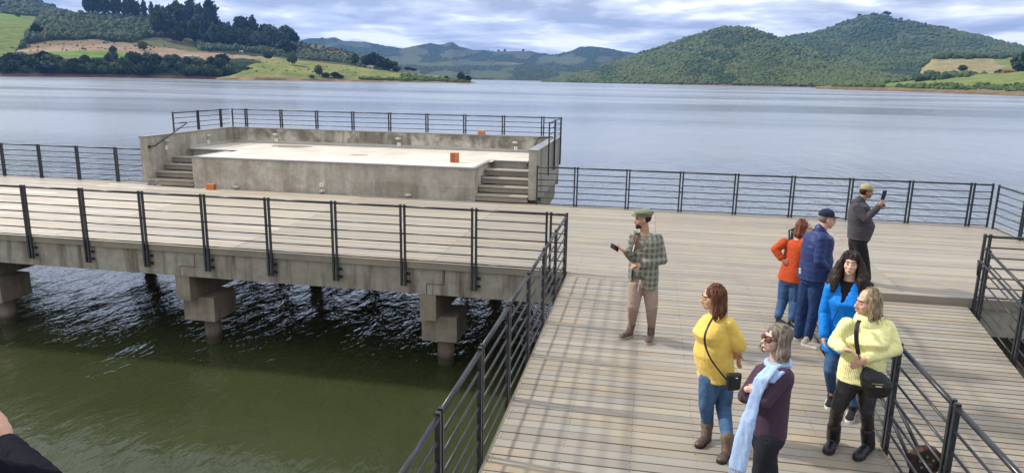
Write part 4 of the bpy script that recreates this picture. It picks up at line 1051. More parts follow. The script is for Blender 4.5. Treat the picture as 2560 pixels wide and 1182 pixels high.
def hand(B, w, d, pn, curl=.5, s=1., side=1):
    """w wrist, d finger direction, pn palm normal, side: thumb side along d x pn"""
    d = Vector(d).normalized(); pn = (Vector(pn)-d*Vector(pn).dot(d)).normalized(); x = d.cross(pn)*side
    c = Vector(w)+d*.045*s
    B.ell(c, .040*s, .052*s, .018*s, 12, 8, rotm(x, d, pn)); B.limb([w, c], [.026*s, .024*s], 10)
    for i, (o, l) in enumerate(((.030, .072), (.010, .082), (-.011, .077), (-.030, .060))):
        b = c+x*o*s+d*.038*s; a1 = curl*.7; a2 = curl*1.5
        d1 = d*math.cos(a1)+pn*math.sin(a1)+x*o*1.2; d2 = d*math.cos(a2)+pn*math.sin(a2); m_ = b+d1*l*.5*s; e_ = m_+d2*l*.5*s
        B.limb([b-d*.01, m_, e_], [.0092*s, .0085*s, .0072*s], 8)
    t0 = c+x*.030*s-d*.02*s; t1 = t0+(x*.8+d*.6+pn*.2)*.034*s; t2 = t1+(x*.15+d*.9+pn*.5)*.030*s
    B.limb([t0, t1, t2], [.013*s, .0105*s, .0085*s], 8)
# skins, cloth
def skin(name, c):
    m = Mat(name, .5, 0, .35); v = m.coord('World'); n = m.noise(v, 14, 4, .6)
    m.color(m.ramp(n, [(.3, tuple(x*.88 for x in c)), (.7, tuple(min(1, x*1.08) for x in c))])); m.b.inputs['Subsurface Weight'].default_value = .08
    m.b.inputs['Subsurface Radius'].default_value = (.012, .005, .003); M[name] = m.m
skin('skin_light', (.62,.37,.27)); skin('skin_tan', (.44,.235,.155)); skin('skin_pale', (.66,.42,.33)); skin('skin_brown', (.36,.19,.12))
def cloth(name, c, rough=.85, var=.10, weave=220, bump=.25, sheen=.06):
    m = Mat(name, rough, 0, .25); v = m.coord('World'); n = m.noise(v, 6, 5, .6)
    m.color(m.ramp(n, [(.3, tuple(x*(1-var) for x in c)), (.7, tuple(min(1, x*(1+var)) for x in c))]))
    m.b.inputs['Sheen Weight'].default_value = sheen
    b1 = m.bump(m.noise(v, weave, 2), bump, .002); b2 = m.bump(m.noise(v, 22, 4, .6), .35, .012, b1); M[name] = m.m; return m
cloth('yellow_jersey', (.73,.52,.12)); cloth('orange_knit', (.46,.062,.014)); cloth('purple_jersey', (.055,.030,.055)); cloth('hoodie_grey', (.060,.055,.066))
cloth('black_cloth', (.012,.012,.014)); cloth('khaki_tee', (.175,.155,.115)); cloth('pink_trousers', (.33,.245,.20)); cloth('beret_felt', (.17,.185,.125), weave=120, bump=.5)
cloth('scarf_blue', (.36,.50,.76), weave=160, bump=.5); cloth('blue_shell', (.0,.20,.72), rough=.55, bump=.1); cloth('cap_navy', (.012,.018,.045)); cloth('cap_khaki', (.36,.32,.17)); cloth('navy_sleeve', (.005,.006,.012), sheen=0); M['navy_sleeve'].node_tree.nodes['Principled BSDF'].inputs['Specular IOR Level'].default_value = .08
cloth('cap_white', (.7,.7,.72))
def denim(name, c):
    m = Mat(name, .85, 0, .2); v = m.coord('World'); n = m.noise(v, 5, 5, .65); w = m.noise(m.coord('World', scale=(1,1,.35)), 16, 4, .6)
    cc = m.ramp(n, [(.3, tuple(x*.7 for x in c)), (.7, tuple(min(1, x*1.4) for x in c))]); m.color(m.mix(.6, cc, m.ramp(w, [(.3, .7), (.7, 1.5)]), 'MULTIPLY'))
    m.bump(m.noise(v, 22, 4), .5, .012, m.bump(m.noise(v, 300, 2), .3, .001)); M[name] = m.m
denim('jeans_mid', (.050,.105,.205)); denim('jeans_dark', (.018,.040,.115)); denim('jeans_blue', (.034,.078,.165)); denim('jeans_black', (.016,.017,.024))
m = Mat('black_leather', .38, 0, .5); v = m.coord('World'); m.color((.010,.010,.012)); m.bump(m.noise(v, 26, 5, .6), .5, .01); M['black_leather'] = m.m
m = Mat('brown_leather', .5, 0, .4); v = m.coord('World'); m.color(m.ramp(m.noise(v, 20, 4), [(.3, (.075,.045,.035)), (.7, (.13,.085,.065))])); m.bump(m.noise(v, 60, 4), .3, .004); M['brown_leather'] = m.m
simple('boot_fur', (.14,.115,.075), .95, var=.3, scale=60, bump=.9); simple('rubber_white', (.62,.61,.57), .6, var=.06); simple('rubber_black', (.012,.012,.013), .6); simple('rubber_tan', (.36,.33,.26), .7)
simple('suede_grey', (.30,.28,.24), .9); simple('phone_body', (.01,.01,.012), .15); simple('lens_brown', (.16,.05,.02), .08, spec=.8); simple('eye_white', (.6,.58,.55), .3); simple('eye_dark', (.02,.012,.008), .2)
simple('lips', (.50,.235,.20), .5); simple('brow', (.03,.02,.015), .8); simple('beard', (.022,.014,.010), .9, var=.4, scale=90, bump=.8); simple('gold', (.8,.55,.2), .25, .9)
# knitted rib
m = cloth('yellow_knit', (.82,.80,.38), sheen=.1); v = m.coord('World', scale=(1,1,.12)); wv = m.n('ShaderNodeTexWave'); wv.bands_direction = 'X'; wv.inputs['Scale'].default_value = 24; wv.inputs['Distortion'].default_value = 1.2
m.l(m.coord('World'), wv.inputs[0]); m.bump(wv.outputs[1], .6, .004); M['yellow_knit'] = m.m
# quilted navy jacket
m = cloth('navy_quilt', (.018,.034,.125), rough=.5); wv = m.n('ShaderNodeTexWave'); wv.bands_direction = 'Z'; wv.inputs['Scale'].default_value = 4.4; wv.inputs['Distortion'].default_value = .6; wv.wave_profile = 'SIN'
m.l(m.coord('World'), wv.inputs[0]); m.bump(m.math('POWER', wv.outputs[1], .35), .3, .008); M['navy_quilt'] = m.m
# plaid
m = Mat('plaid_flannel', .9, 0, .2); v = m.coord('World', rot=(0, 0, R(20))); s3 = m.n('ShaderNodeSeparateXYZ'); m.l(v, s3.inputs[0])
def band(sock, f, w, ph=0.): return m.math('LESS_THAN', m.math('FRACT', m.math('ADD', m.math('MULTIPLY', sock, f), ph)), w)
hx = m.math('ADD', s3.outputs[0], m.math('MULTIPLY', s3.outputs[1], .6))
a = m.math('MULTIPLY', m.math('ADD', band(hx, 13, .5), band(s3.outputs[2], 13, .5)), .5); bb_ = m.math('MAXIMUM', band(hx, 13, .1, .3), band(s3.outputs[2], 13, .1, .3))
c = m.ramp(a, [(0, (.255,.26,.215)), (.5, (.195,.20,.172)), (1, (.12,.125,.11))]); c = m.mix(m.math('MULTIPLY', bb_, .45), c, (.36,.36,.29)); m.color(c)
m.bump(m.noise(m.coord('World'), 22, 4, .6), .5, .014); M['plaid_flannel'] = m.m
def hairmat(name, a, b):
    m = Mat(name, .55, 0, .25); v = m.coord('World', scale=(60, 60, 7)); m.color(m.ramp(m.noise(v, 1., 5, .6), [(.35, a), (.66, b)])); m.bump(m.noise(m.coord('World', scale=(130,130,10)), 1., 3), .6, .004); M[name] = m.m
hairmat('hair_black', (.008,.006,.006), (.028,.020,.018)); hairmat('hair_auburn', (.045,.016,.008), (.16,.062,.028)); hairmat('hair_greybrown', (.07,.055,.045), (.28,.235,.19))
hairmat('hair_blonde', (.075,.05,.03), (.42,.32,.20)); hairmat('hair_red', (.07,.02,.012), (.20,.065,.035)); hairmat('hair_ombre', (.006,.005,.005), (.032,.020,.015))

def head(B, par, hc, fd, up=Z, k=1., brow='brow', eyes=True, lips='lips', s=1.):
    """adds the head to the body blob, and the face parts as children"""
    r, f, u = frame(fd, up); Q = rotm(r, f, u)
    def P(x, y, z): return Vector(hc)+(r*x+f*y+u*z)*s
    e = lambda x, y, z, a, b, c: B.ell(P(x, y, z), a*s, b*s, c*s, 14, 10, Q)
    e(0,-.012,.040,.074,.092,.082); e(0,.020,-.025,.062,.070,.080); e(0,.040,-.070,.046,.045,.038); e(0,.062,-.093,.024,.022,.020)
    e(.034,.058,-.028,.024,.022,.026); e(-.034,.058,-.028,.024,.022,.026); e(0,.070,.028,.050,.018,.014)
    B.limb([P(0,.086,.012), P(0,.104,-.022), P(0,.108,-.034)], [.008*s, .011*s, .0135*s], 8); e(.012,.097,-.038,.008,.009,.007); e(-.012,.097,-.038,.008,.009,.007)
    e(0,.088,-.066,.024,.011,.012)
    for q in (-1, 1): e(q*.073,-.008,-.012,.009,.020,.031)
    if lips: MB().ell(P(0,.0985,-.066), .021*s, .0055*s, .0085*s, 12, 6, Q).obj('lips', M[lips], None, smooth=True).__class__; rel(col.objects[-1], par)
    if eyes:
        for q in (-1, 1):
            ey_ = rel(MB().ell(P(q*.029,.0800,.000), .0135*s, .010*s, .0062*s, 10, 6, Q).obj('eye', M['eye_white'], smooth=True), par)
            rel(MB().ell(P(q*.029,.0885,.000), .0066*s, .004*s, .0062*s, 8, 6, Q).obj('iris', M['eye_dark'], smooth=True), ey_)
            rel(MB().tube([P(q*.012,.094,.020), P(q*.030,.093,.026), P(q*.047,.078,.019)], .0042*s, 6).obj('eyebrow', M[brow], smooth=True), par)
    return P, Q
def shoe(par, heel, toe, w=.045, h=.075, mat='black_leather', sole='rubber_black', shaft=None, shaft_r=.05, st=.028):
    heel = Vector(heel); toe = Vector(toe); d = (toe-heel); d.z = 0; L_ = d.length; d.normalize(); x = Vector((d.y, -d.x, 0)); z0 = min(heel.z, toe.z)
    heel.z = toe.z = z0
    b = Blob(); Q = rotm(x, d, Z)
    b.ell(heel+d*L_*.18+Z*(h*.62), w*.82, L_*.2, h*.6, 14, 10, Q); b.ell(heel+d*L_*.52+Z*(h*.50), w*.90, L_*.34, h*.46, 14, 10, Q); b.ell(heel+d*L_*.78+Z*(h*.40), w*1.02, L_*.215, h*.38, 14, 10, Q)
    if shaft: b.limb([heel+d*L_*.24+Z*h*.7, Vector(shaft)], [shaft_r, shaft_r], 12)
    else: b.limb([heel+d*L_*.24+Z*h*.6, heel+d*L_*.22+Z*h*1.2], [w*.85, w*.8], 12)
    sh_ = b.made('shoe', mat, par, .009, 2, .5)
    poly = [heel+d*L_*t+x*w*q for t, q in ((.0,.35),(.05,.75),(.3,.8),(.55,.85),(.75,1.08),(.92,.8),(1.0,.25),(1.0,-.25),(.92,-.8),(.75,-1.08),(.55,-.85),(.3,-.8),(.05,-.75),(.0,-.35))]
    P_(MB().prism([(p.x, p.y) for p in poly], z0+.001, z0+st, 'z'), 'sole', sole, sh_)
def G(px, py, z=0.): return atz(px, py, z)
def Y_(px, py, y): d = ray(px, py); return CAM+d*(y/d.y)
def torso(B, pel, nk, f, dims, grow=0., sh=None, to_neck=True, hem=None, bust=0., belly=0., n0=0):
    """dims: (hip w,d),(waist w,d),(chest w,d),(shoulder w,d)"""
    f = Vector(f).normalized(); ax = Vector(nk)-Vector(pel); g = grow
    (hw, hd), (ww, wd), (cw, cd), (sw, sd) = dims
    P = lambda t, o=0.: Vector(pel)+ax*t+f*o
    rg = [(P(-.10), hw*.93+g, hd*.93+g, f), (P(.0), hw+g, hd+g, f), (P(.16, belly*.5), (hw+ww)/2+g, (hd+wd)/2+g+belly*.4, f), (P(.36, belly), ww+g, wd+g+belly*.5, f), (P(.55, bust*.5), (ww+cw)/2+g, (wd+cd)/2+g, f),
          (P(.70, bust), cw+g, cd+g+bust*.3, f), (P(.84, bust*.25), (cw+sw)/2+g*.9, (cd+sd)/2+g, f), (P(.925), sw*.93+g*.8, sd+g*.8, f, 2.1), (P(.965), sw*.62+g*.6, sd*.80+g*.6, f, 2.), (P(1.01), .062+g, .060+g, f, 2.)]
    if hem is not None:
        rg = [x for i, x in enumerate(rg) if i >= n0]; c0, w0, d0, *_ = rg[0]; rg.insert(0, (hem, w0+.004, d0+.004, f))
    B.loft(rg); return B
def person(label, at, J, f, dims, skinm, group=None):
    p = empty('person', at, label, 'person', group); return p
def body_blob(J, f, dims, par, hd_f, hd_up=Z, mat='skin_light', lh=None, rh=None, s=1., thin=.86, **kw):
    B = Blob(); d2 = [(a*thin, b*thin) for a, b in dims]
    torso(B, J['pel'], J['nk'], f, d2)
    B.limb([J['nk']-Z*.03, J['hc']-Vector(hd_f).normalized()*.015-Z*.05], [.058*s, .054*s])
    for q in 'lr':
        B.limb([J['s'+q], J['e'+q], J['w'+q]], [.046*s, .037*s, .026*s])
        B.limb([J['h'+q], J['k'+q], J['a'+q]], [.060*s, .036*s, .028*s])
        B.limb([J['a'+q], J['a'+q]-Z*.04], [.028*s, .028*s])
    if lh: hand(B, J['wl'], *lh)
    if rh: hand(B, J['wr'], *rh)
    P, Q = head(B, par, J['hc'], hd_f, hd_up, s=s, **kw)
    B.made('body', mat, par, .0062, 2, .55)
    return P, Q
def trousers(J, f, dims, par, mat, r=(.098,.066,.048), hem_z=.03, amp=.007, top=.22, seed=0, extra=None):
    B = Blob(); (hw, hd), (ww, wd) = dims[0], dims[1]; ax = J['nk']-J['pel']; g = .006
    B.loft([(J['pel']-Z*.10, hw*.80+g, hd*.85+g, f), (J['pel']-Z*.04, hw*.97+g, hd+g, f), (J['pel'], hw+g, hd+g, f), (J['pel']+ax*top, (hw+ww)/2+g, (hd+wd)/2+g, f)])
    for q in 'lr':
        e = J['a'+q]+Z*hem_z
        B.limb([J['h'+q], J['h'+q].lerp(J['k'+q], .5), J['k'+q], J['k'+q].lerp(e, .4), e], [r[0], (r[0]+r[1])*.52, r[1], (r[1]+r[2])*.52, r[2]], 16)
    return B.made('trousers', mat, par, .0095, 2, .6, folds(amp, 8, 15, seed))
def sleeves(B, J, r=(.062,.052,.040), ends=(.97,.97), which='lr'):
    for q, e in zip('lr', ends):
        if q not in which: continue
        w = J['e'+q].lerp(J['w'+q], e) if e > 0 else None
        if w is None: B.limb([J['s'+q], J['s'+q].lerp(J['e'+q], -e)], [r[0], r[1]]); continue
        B.limb([J['s'+q], J['s'+q].lerp(J['e'+q], .5), J['e'+q], w], [r[0], (r[0]+r[1])/2, r[1], r[2]])
def strap(par, pts, w, th, mat, name='strap'):
    pts = [Vector(p) for p in pts]; b = MB()
    cen = sum(pts, Vector())/len(pts)
    fine = []
    for i in range(len(pts)-1):                             # Catmull-Rom
        p0 = pts[max(i-1, 0)]; p1 = pts[i]; p2 = pts[i+1]; p3 = pts[min(i+2, len(pts)-1)]
        for t in (0, .25, .5, .75): fine.append(.5*((2*p1)+(p2-p0)*t+(2*p0-5*p1+4*p2-p3)*t*t+(3*p1-p0-3*p2+p3)*t**3))
    fine.append(pts[-1])
    return P_(b.tube(fine, w/2, 8, flat=th/w), name, mat, par, smooth=True)

def ycol(px, py, z=0.): return G(px, py, z).y

# ---------- man with the flat cap and phone
y0 = 9.0
J = dict(hc=Y_(1608,549,y0), nk=Y_(1613,585,y0), pel=Y_(1608,697,y0+.02), sr=Y_(1587,591,y0-.03), er=Y_(1577,640,y0-.06), wr=Y_(1566,627,y0-.30), sl=Y_(1645,598,y0+.05), el=Y_(1657,650,y0-.02), wl=Y_(1603,661,y0-.20),
         hr=Y_(1590,712,y0-.0), kr=Y_(1583,764,y0-.06), ar=G(1578,836)+Z*.10, hl=Y_(1625,714,y0+.03), kl=Y_(1629,767,y0-.04), al=G(1627,842)+Z*.10)
f = Vector((-.35,-1,0)).normalized(); dm = [(.160,.115),(.150,.11),(.168,.12),(.180,.095)]
p = empty('person', G(1600,850), 'bearded man in green flat cap and open plaid shirt holding a phone', 'person')
hf = Vector((-1,-.12,-.05))
P, Q = body_blob(J, f, dm, p, hf, mat='skin_tan', rh=((-.9,-.2,.25),(-.1,-.2,1),.7,.95,-1), lh=((-1,-.35,-.02),(.2,.5,-.8),.7,.95,1))
b = Blob(); b.ell(P(0,.046,-.074), .050, .052, .042, 12, 8, Q); b.ell(P(0,.074,-.100), .030, .022, .022, 10, 8, Q)
b.made('beard', 'beard', p, .006, 1, .6, strands(.002, 1), cut=lambda c: (c-P(0,.09,-.063)).length < .016)
b = Blob(); b.ell(P(0,-.028,.022), .078, .082, .062, 12, 8, Q); b.made('hair', 'hair_black', p, .007, 1, .6, strands(.002), cut=lambda c: (c-P(0,0,0)).dot(Vector(hf).normalized()) > .035)
b = Blob(); b.ell(P(0,-.012,.095), .108, .128, .046, 18, 10, Q); b.ell(P(0,-.045,.088), .104, .085, .055, 16, 10, Q); b.loft([(P(0,-.01,.045), .083, .100, hf), (P(0,-.01,.09), .092, .110, hf)])
b.ell(P(0,.100,.062), .062, .058, .012, 14, 8, Q)
b.made('flat_cap', 'beret_felt', p, .007, 3, .7, lambda c: .0035*noise.noise(c*26))
b = Blob(); torso(b, J['pel'], J['nk'], f, dm, .012, hem=J['pel']+Z*.03, n0=1, belly=.01); b.made('t_shirt', 'khaki_tee', p, .009, 2, .6, folds(.007, 8, 12, 3))
for i_ in range(2): strap(p, [Y_(1598+3*i_, 603+5*i_, y0-.165), Y_(1611, 604.5+5*i_, y0-.165)], .010, .004, 'white_plastic', 'shirt_print')
b = Blob(); torso(b, J['pel'], J['nk'], f, dm, .034, hem=J['pel']-Z*.10, n0=0, belly=.01); sleeves(b, J, (.066,.056,.045), (.93,.93))
_r, _f, _u = frame(f); ax_ = (J['nk']+J['pel'])/2
b.made('shirt', 'plaid_flannel', p, .0095, 2, .7, folds(.011, 8, 13, 5), solid=.004,
       cut=lambda c: ((c-ax_).dot(_f) > .05 and -.085-.03*(J['nk'].z-c.z) < (c-ax_).dot(_r)-.035 < .055+.03*(J['nk'].z-c.z) and c.z < J['nk'].z+.01 and (c-J['wl']).length > .2 and (c-J['wr']).length > .15 and (c-J['el']).length > .13) or (c-J['nk']-Z*.03).length < .07)
trousers(J, f, dm, p, 'pink_trousers', (.102,.080,.050), .03, .011, .1, 2)
strap(p, [Y_(1600,700,y0-.165), Y_(1597,716,y0-.165), Y_(1594,728,y0-.165)], .008, .006, 'rubber_white', 'drawstring'); strap(p, [Y_(1601,700,y0-.165), Y_(1604,718,y0-.165)], .008, .006, 'rubber_white', 'drawstring')
shoe(p, G(1581,839), G(1548,849), .048, .085, 'brown_leather', 'rubber_tan', J['ar'].lerp(J['kr'], .16), .050); shoe(p, G(1629,841), G(1618,862), .048, .085, 'brown_leather', 'rubber_tan', J['al'].lerp(J['kl'], .16), .050)
hw = J['wr']+Vector((-.9,-.2,.25)).normalized()*.10
ph = MB().box(-.031,.031,-.005,.005,-.060,.060).obj('phone', M['phone_body']); zl = Vector((-.62,-.30,.42)).normalized(); yl = (Vector((.25,-.75,.6))-zl*Vector((.25,-.75,.6)).dot(zl)).normalized(); ph.matrix_world = Matrix.Translation(hw+Vector((-.05,-.03,.02))) @ rotm(yl.cross(zl), yl, zl).to_4x4(); tag(ph, 'dark phone held out by the man in the flat cap', 'phone')
o = strap(p, [Y_(1586,612,y0-.13), Y_(1582,628,y0-.17), Y_(1578,641,y0-.19)], .012, .004, 'rubber_white', 'lanyard')

def longhair(P, Q, par, mat, back=.0, length=.16, w=.085, d=.09, front=.012, seed=0, open_=.040, extra=None, amp=.005, top=.0):
    w *= .95; d *= .95
    b = Blob(); b.ell(P(0,-.022,.044+top), w, d+.010, .085, 16, 10, Q)
    n = 7
    for i in range(n):                                      # curtain round the back and sides
        a = R(-104+208*i/(n-1)); x = math.sin(a)*w*.86; y = -math.cos(a)*d*.86-.015
        rr = random.Random(seed*31+i); l = length*rr.uniform(.88, 1.08); ox = x*back
        b.limb([P(x*.95, y, .045), P(x*1.05, y-.004, -.03), P(x*1.1+ox, y-.006, -.04-l*.5), P(x*1.1+ox*1.6+rr.uniform(-.01,.01), y-.0+rr.uniform(-.012,.012), -.04-l)], [.029, .031, .031, .018], 10)
    if extra: extra(b)
    Qi = Q.transposed(); O = P(0,0,0)
    def face_open(c):
        q = Qi @ (c-O); return q.y > .018 and (q.x/.060)**2+((q.z+.045)/(.093+.010*math.sin(q.x*60+seed)))**2 < 1
    sb = MB(); rs = random.Random(seed*7+1)                 # loose hairs that break the outline
    for k_ in range(90):
        a = R(rs.uniform(-112, 112)); x = math.sin(a)*w*rs.uniform(.95,1.10); y = -math.cos(a)*d*rs.uniform(.95,1.12)-.014; l = length*rs.uniform(.7, 1.22); ox = x*back
        sb.tube([P(x*.5, y*.55-.01, .128+top), P(x*.98, y, .06), P(x*1.14, y*1.04, -.03), P(x*1.16+ox+rs.gauss(0,.008), y*1.05+rs.gauss(0,.008), -.04-l*.55), P(x*1.12+ox*1.5+rs.gauss(0,.016), y+rs.gauss(0,.016), -.05-l)], [.003,.0034,.0034,.003,.001], 4)
    so_ = P_(sb, 'hair_strand', mat, par); so_['kind'] = 'stuff'
    return b.made('hair', mat, par, .007, 1, .7, strands(amp, seed, 48), cut=face_open)
def glasses(P, Q, par, lens, frame_m, r=.024, thick=.0028, sun=False):
    for q in (-1, 1):
        n = 14; pts = [P(q*.031+math.cos(a)*r*1.12, .100-abs(math.cos(a)*r+q*.031)**2*6, .0+math.sin(a)*r*.86) for a in [6.2832*k/n for k in range(n+1)]]
        lr_ = rel(MB().tube(pts, thick, 6).obj('lens_rim', M[frame_m], smooth=True), par)
        if sun: rel(MB().ell(P(q*.031, .0985-.0045, 0), r*1.05, .004, r*.82, 12, 6, Q).obj('lens', M[lens], smooth=True), lr_)
        rel(MB().tube([P(q*.058,.080,.006), P(q*.076,.02,.006), P(q*.078,-.02,.0)], thick*1.1, 6).obj('temple', M[frame_m], smooth=True), par)
    rel(MB().tube([P(-.009,.104,.004), P(0,.108,.007), P(.009,.104,.004)], thick, 6).obj('bridge', M[frame_m], smooth=True), par)

# ---------- woman in the yellow T-shirt
y0 = 6.48
J = dict(hc=Y_(1783,744,y0), nk=Y_(1792,787,y0+.0), pel=Y_(1790,932,y0+.02), sl=Y_(1776,806,y0-.12), el=Y_(1806,866,y0-.20), wl=Y_(1850,892,y0+.02), sr=Y_(1826,806,y0+.12), er=Y_(1850,868,y0+.16), wr=Y_(1853,893,y0+.10),
         hl=Y_(1776,950,y0-.05), kl=Y_(1766,1010,y0-.07), al=G(1765,1096)+Z*.12, hr=Y_(1806,952,y0+.07), kr=Y_(1809,1020,y0+.0), ar=G(1814,1133)+Z*.12)
f = Vector((-1,-.45,0)).normalized(); dm = [(.168,.140),(.158,.138),(.162,.140),(.155,.10)]
p = empty('person', G(1790,1115), 'woman in plain yellow T-shirt and blue jeans, hands behind her back, wavy brown hair', 'person')
J['sl'], J['el'], J['wl'] = Y_(1822,808,y0-.10), Y_(1849,866,y0-.08), Y_(1848,888,y0+.24)
J['sr'], J['er'], J['wr'] = Y_(1782,803,y0+.16), Y_(1812,862,y0+.24), Y_(1850,888,y0+.20)
hf = Vector((-1,-.10,-.08))
P, Q = body_blob(J, f, dm, p, hf, mat='skin_light', lh=((-.9,.2,-.2),(-.2,-.5,.2),.8,.85,1), rh=((-.2,-.6,-.5),(.3,.4,.2),.6,.85,1))
longhair(P, Q, p, 'hair_auburn', .35, .115, .090, .095, seed=3, amp=.010, open_=.036); glasses(P, Q, p, 'lens_brown', 'gold', .018, .0016)
b = Blob(); torso(b, J['pel'], J['nk'], f, dm, .018, hem=J['pel']-Z*.045, n0=1, bust=.045, belly=.035)
b.limb([J['sl'], J['sl'].lerp(J['el'], .45), J['sl'].lerp(J['el'], .92)], [.062, .068, .074]); b.limb([J['sr'], J['sr'].lerp(J['er'], .9)], [.058, .07])
b.made('t_shirt', 'yellow_jersey', p, .0095, 2, .7, folds(.009, 7, 8, 9, .7))
trousers(J, f, dm, p, 'jeans_mid', (.108,.072,.055), .06, .008, .1, 8)
for q, h_, t_ in (('l', G(1772,1096), G(1742,1121)), ('r', G(1822,1133), G(1798,1160))):
    shoe(p, h_, t_, .045, .08, 'brown_leather', 'rubber_black', J['a'+q]+Z*.02, .052, .02)
    b = Blob(); b.limb([J['a'+q]+Z*.015, J['a'+q]+Z*.055], [.060, .060]); b.made('boot_cuff', 'boot_fur', p, .008, 1, .7, strands(.006, 2, 40))
strap(p, [Y_(1790,784,y0-.09), Y_(1775,806,y0-.26), Y_(1763,835,y0-.33), Y_(1763,862,y0-.33), Y_(1776,895,y0-.30), Y_(1797,925,y0-.27), Y_(1816,948,y0-.22)], .020, .006, 'black_leather')
bag = empty('crossbody_bag', Y_(1834,952,y0-.20), 'small black crossbody bag at the hip of the woman in the yellow T-shirt', 'bag')
b = Blob(); c_ = bag.location; g2 = Vector((-.9,.35,0)).normalized(); b.loft([(c_-Z*.085, .052, .022, Vector((.35,-1,0)), 4), (c_-Z*.07, .066, .03, Vector((.35,-1,0)), 4), (c_+Z*.06, .070, .028, Vector((.35,-1,0)), 4), (c_+Z*.078, .066, .018, Vector((.35,-1,0)), 4)])
b.made('bag_body', 'black_leather', bag, .007, 2, .7); P_(MB().box(c_.x+.01, c_.x+.03, c_.y-.045, c_.y-.040, c_.z+.045, c_.z+.052), 'tag', 'white_plastic', bag)

# ---------- woman in purple with the pale blue scarf
y0 = 5.45
J = dict(hc=Y_(1939,848,y0), nk=Y_(1945,912,y0+.02), pel=Y_(1916,1078,y0+.04), sl=Y_(1957,940,y0-.13), el=Y_(1915,1000,y0-.22), wl=Y_(1866,990,y0-.16), sr=Y_(1905,930,y0+.15), er=Y_(1862,990,y0+.06), wr=Y_(1868,972,y0-.20),
         hl=Y_(1922,1098,y0-.06), kl=Y_(1900,1185,y0-.10), al=G(1888,1272)+Z*.10, hr=Y_(1908,1096,y0+.10), kr=Y_(1925,1182,y0+.05), ar=G(1925,1268)+Z*.10)
f = Vector((-1,-.35,0)).normalized(); dm = [(.165,.125),(.140,.115),(.150,.12),(.165,.100)]
p = empty('person', G(1905,1270), 'woman in dark purple top with arms crossed, sunglasses and long pale blue scarf', 'person')
hf = Vector((-1,-.42,.22))
P, Q = body_blob(J, f, dm, p, hf, mat='skin_pale', lh=((.3,.9,.15),(.2,.1,.9),.6,.85,1), rh=((.85,-.15,.1),(.1,.6,-.7),.55,.85,1), eyes=False, s=.97)
longhair(P, Q, p, 'hair_greybrown', .30, .09, .090, .098, seed=5, amp=.009, open_=.030, top=.004); glasses(P, Q, p, 'lens_brown', 'black_iron', .027, .0042, True)
b = Blob(); torso(b, J['pel'], J['nk'], f, dm, .012, hem=J['pel']+Z*.00, n0=1, bust=.03); sleeves(b, J, (.068,.058,.042), (.9,.9)); b.made('top', 'purple_jersey', p, .009, 2, .65, folds(.007, 9, 12, 4))
trousers(J, f, dm, p, 'jeans_black', (.100,.066,.045), .03, .007, .12, 3)
shoe(p, G(1897,1272), G(1860,1290), .042, .08); shoe(p, G(1934,1268), G(1898,1286), .042, .08)
# scarf: wrapped round the neck, one end hanging in front
b = Blob(); 
for k_ in range(9):
    a = 6.2832*k_/8; c0 = J['nk']+Vector((math.cos(a)*.085, math.sin(a)*.085, .02+.012*math.cos(a)))
    if k_: b.limb([pr, c0], [.027, .027], 10)
    pr = c0
tw = [Y_(1935,912,y0-.15), Y_(1905,945,y0-.22), Y_(1890,985,y0-.235), Y_(1880,1022,y0-.24), Y_(1870,1050,y0-.25), Y_(1860,1090,y0-.25), Y_(1851,1130,y0-.25), Y_(1843,1172,y0-.25)]
sd = Vector((.82,-.55,0)).normalized(); wd_ = [.042,.055,.045,.048,.056,.064,.068,.068]
b.loft([(c_, w_, .014+.008*(i_ < 4), Vector((-.45,-.9,0)), 2.4) for i_, (c_, w_) in enumerate(zip(tw[::-1], wd_[::-1]))])
b.loft([(Y_(1925,955,y0-.20), .03, .014, Vector((-.4,-1,0))), (Y_(1945,925,y0-.17), .055, .016, Vector((-.4,-1,0))), (Y_(1965,912,y0-.05), .05, .018, Vector((.2,-1,0)))])
b.made('scarf', 'scarf_blue', p, .007, 2, .7, lambda c: .006*noise.noise(Vector((c.x*38+c.z*6, c.y*38, c.z*3)))+.003*noise.noise(c*30))
fr = MB(); e0 = tw[-1]
for i_ in range(22):
    q = e0+Vector((.9,-.45,0)).normalized()*(-.062+.124*i_/21); fr.tube([q+Z*.01, q-Z*.03+Vector((random.uniform(-.006,.006),0,0)), q-Z*.065+Vector((random.uniform(-.012,.012),0,0))], .0026, 4)
o = P_(fr, 'scarf_fringe', 'scarf_blue', p); o['kind'] = 'stuff'

# ---------- woman in the pale yellow knit
y0 = 6.38
J = dict(hc=Y_(2170,756,y0), nk=Y_(2170,803,y0), pel=Y_(2152,935,y0-.02), sr=Y_(2118,812,y0-.05), er=Y_(2088,856,y0-.02), wr=Y_(2106,872,y0-.24), sl=Y_(2217,819,y0+.04), el=Y_(2238,872,y0-.02), wl=Y_(2163,896,y0-.24),
         hr=Y_(2124,955,y0-.03), kr=Y_(2095,1018,y0-.05), ar=G(2078,1112)+Z*.10, hl=Y_(2168,957,y0+.02), kl=Y_(2167,1026,y0-.05), al=G(2166,1124)+Z*.10)
f = Vector((-.25,-1,0)).normalized(); dm = [(.170,.130),(.160,.130),(.168,.140),(.175,.100)]
p = empty('person', G(2120,1130), 'woman in pale yellow ribbed turtleneck leaning back on the middle railing', 'person')
hf = Vector((-1,-.22,-.02))
P, Q = body_blob(J, f, dm, p, hf, mat='skin_light', rh=((1,-.25,-.05),(.1,-.3,-.8),.7,.92,1), lh=((-.6,-.1,-.5),(-.5,.5,-.4),.5,.92,1))
longhair(P, Q, p, 'hair_blonde', .15, .105, .084, .088, seed=8, amp=.006, open_=.026); rel(MB().ell(P(.078,-.01,-.04), .004,.004,.006).obj('earring', M['gold']), p)
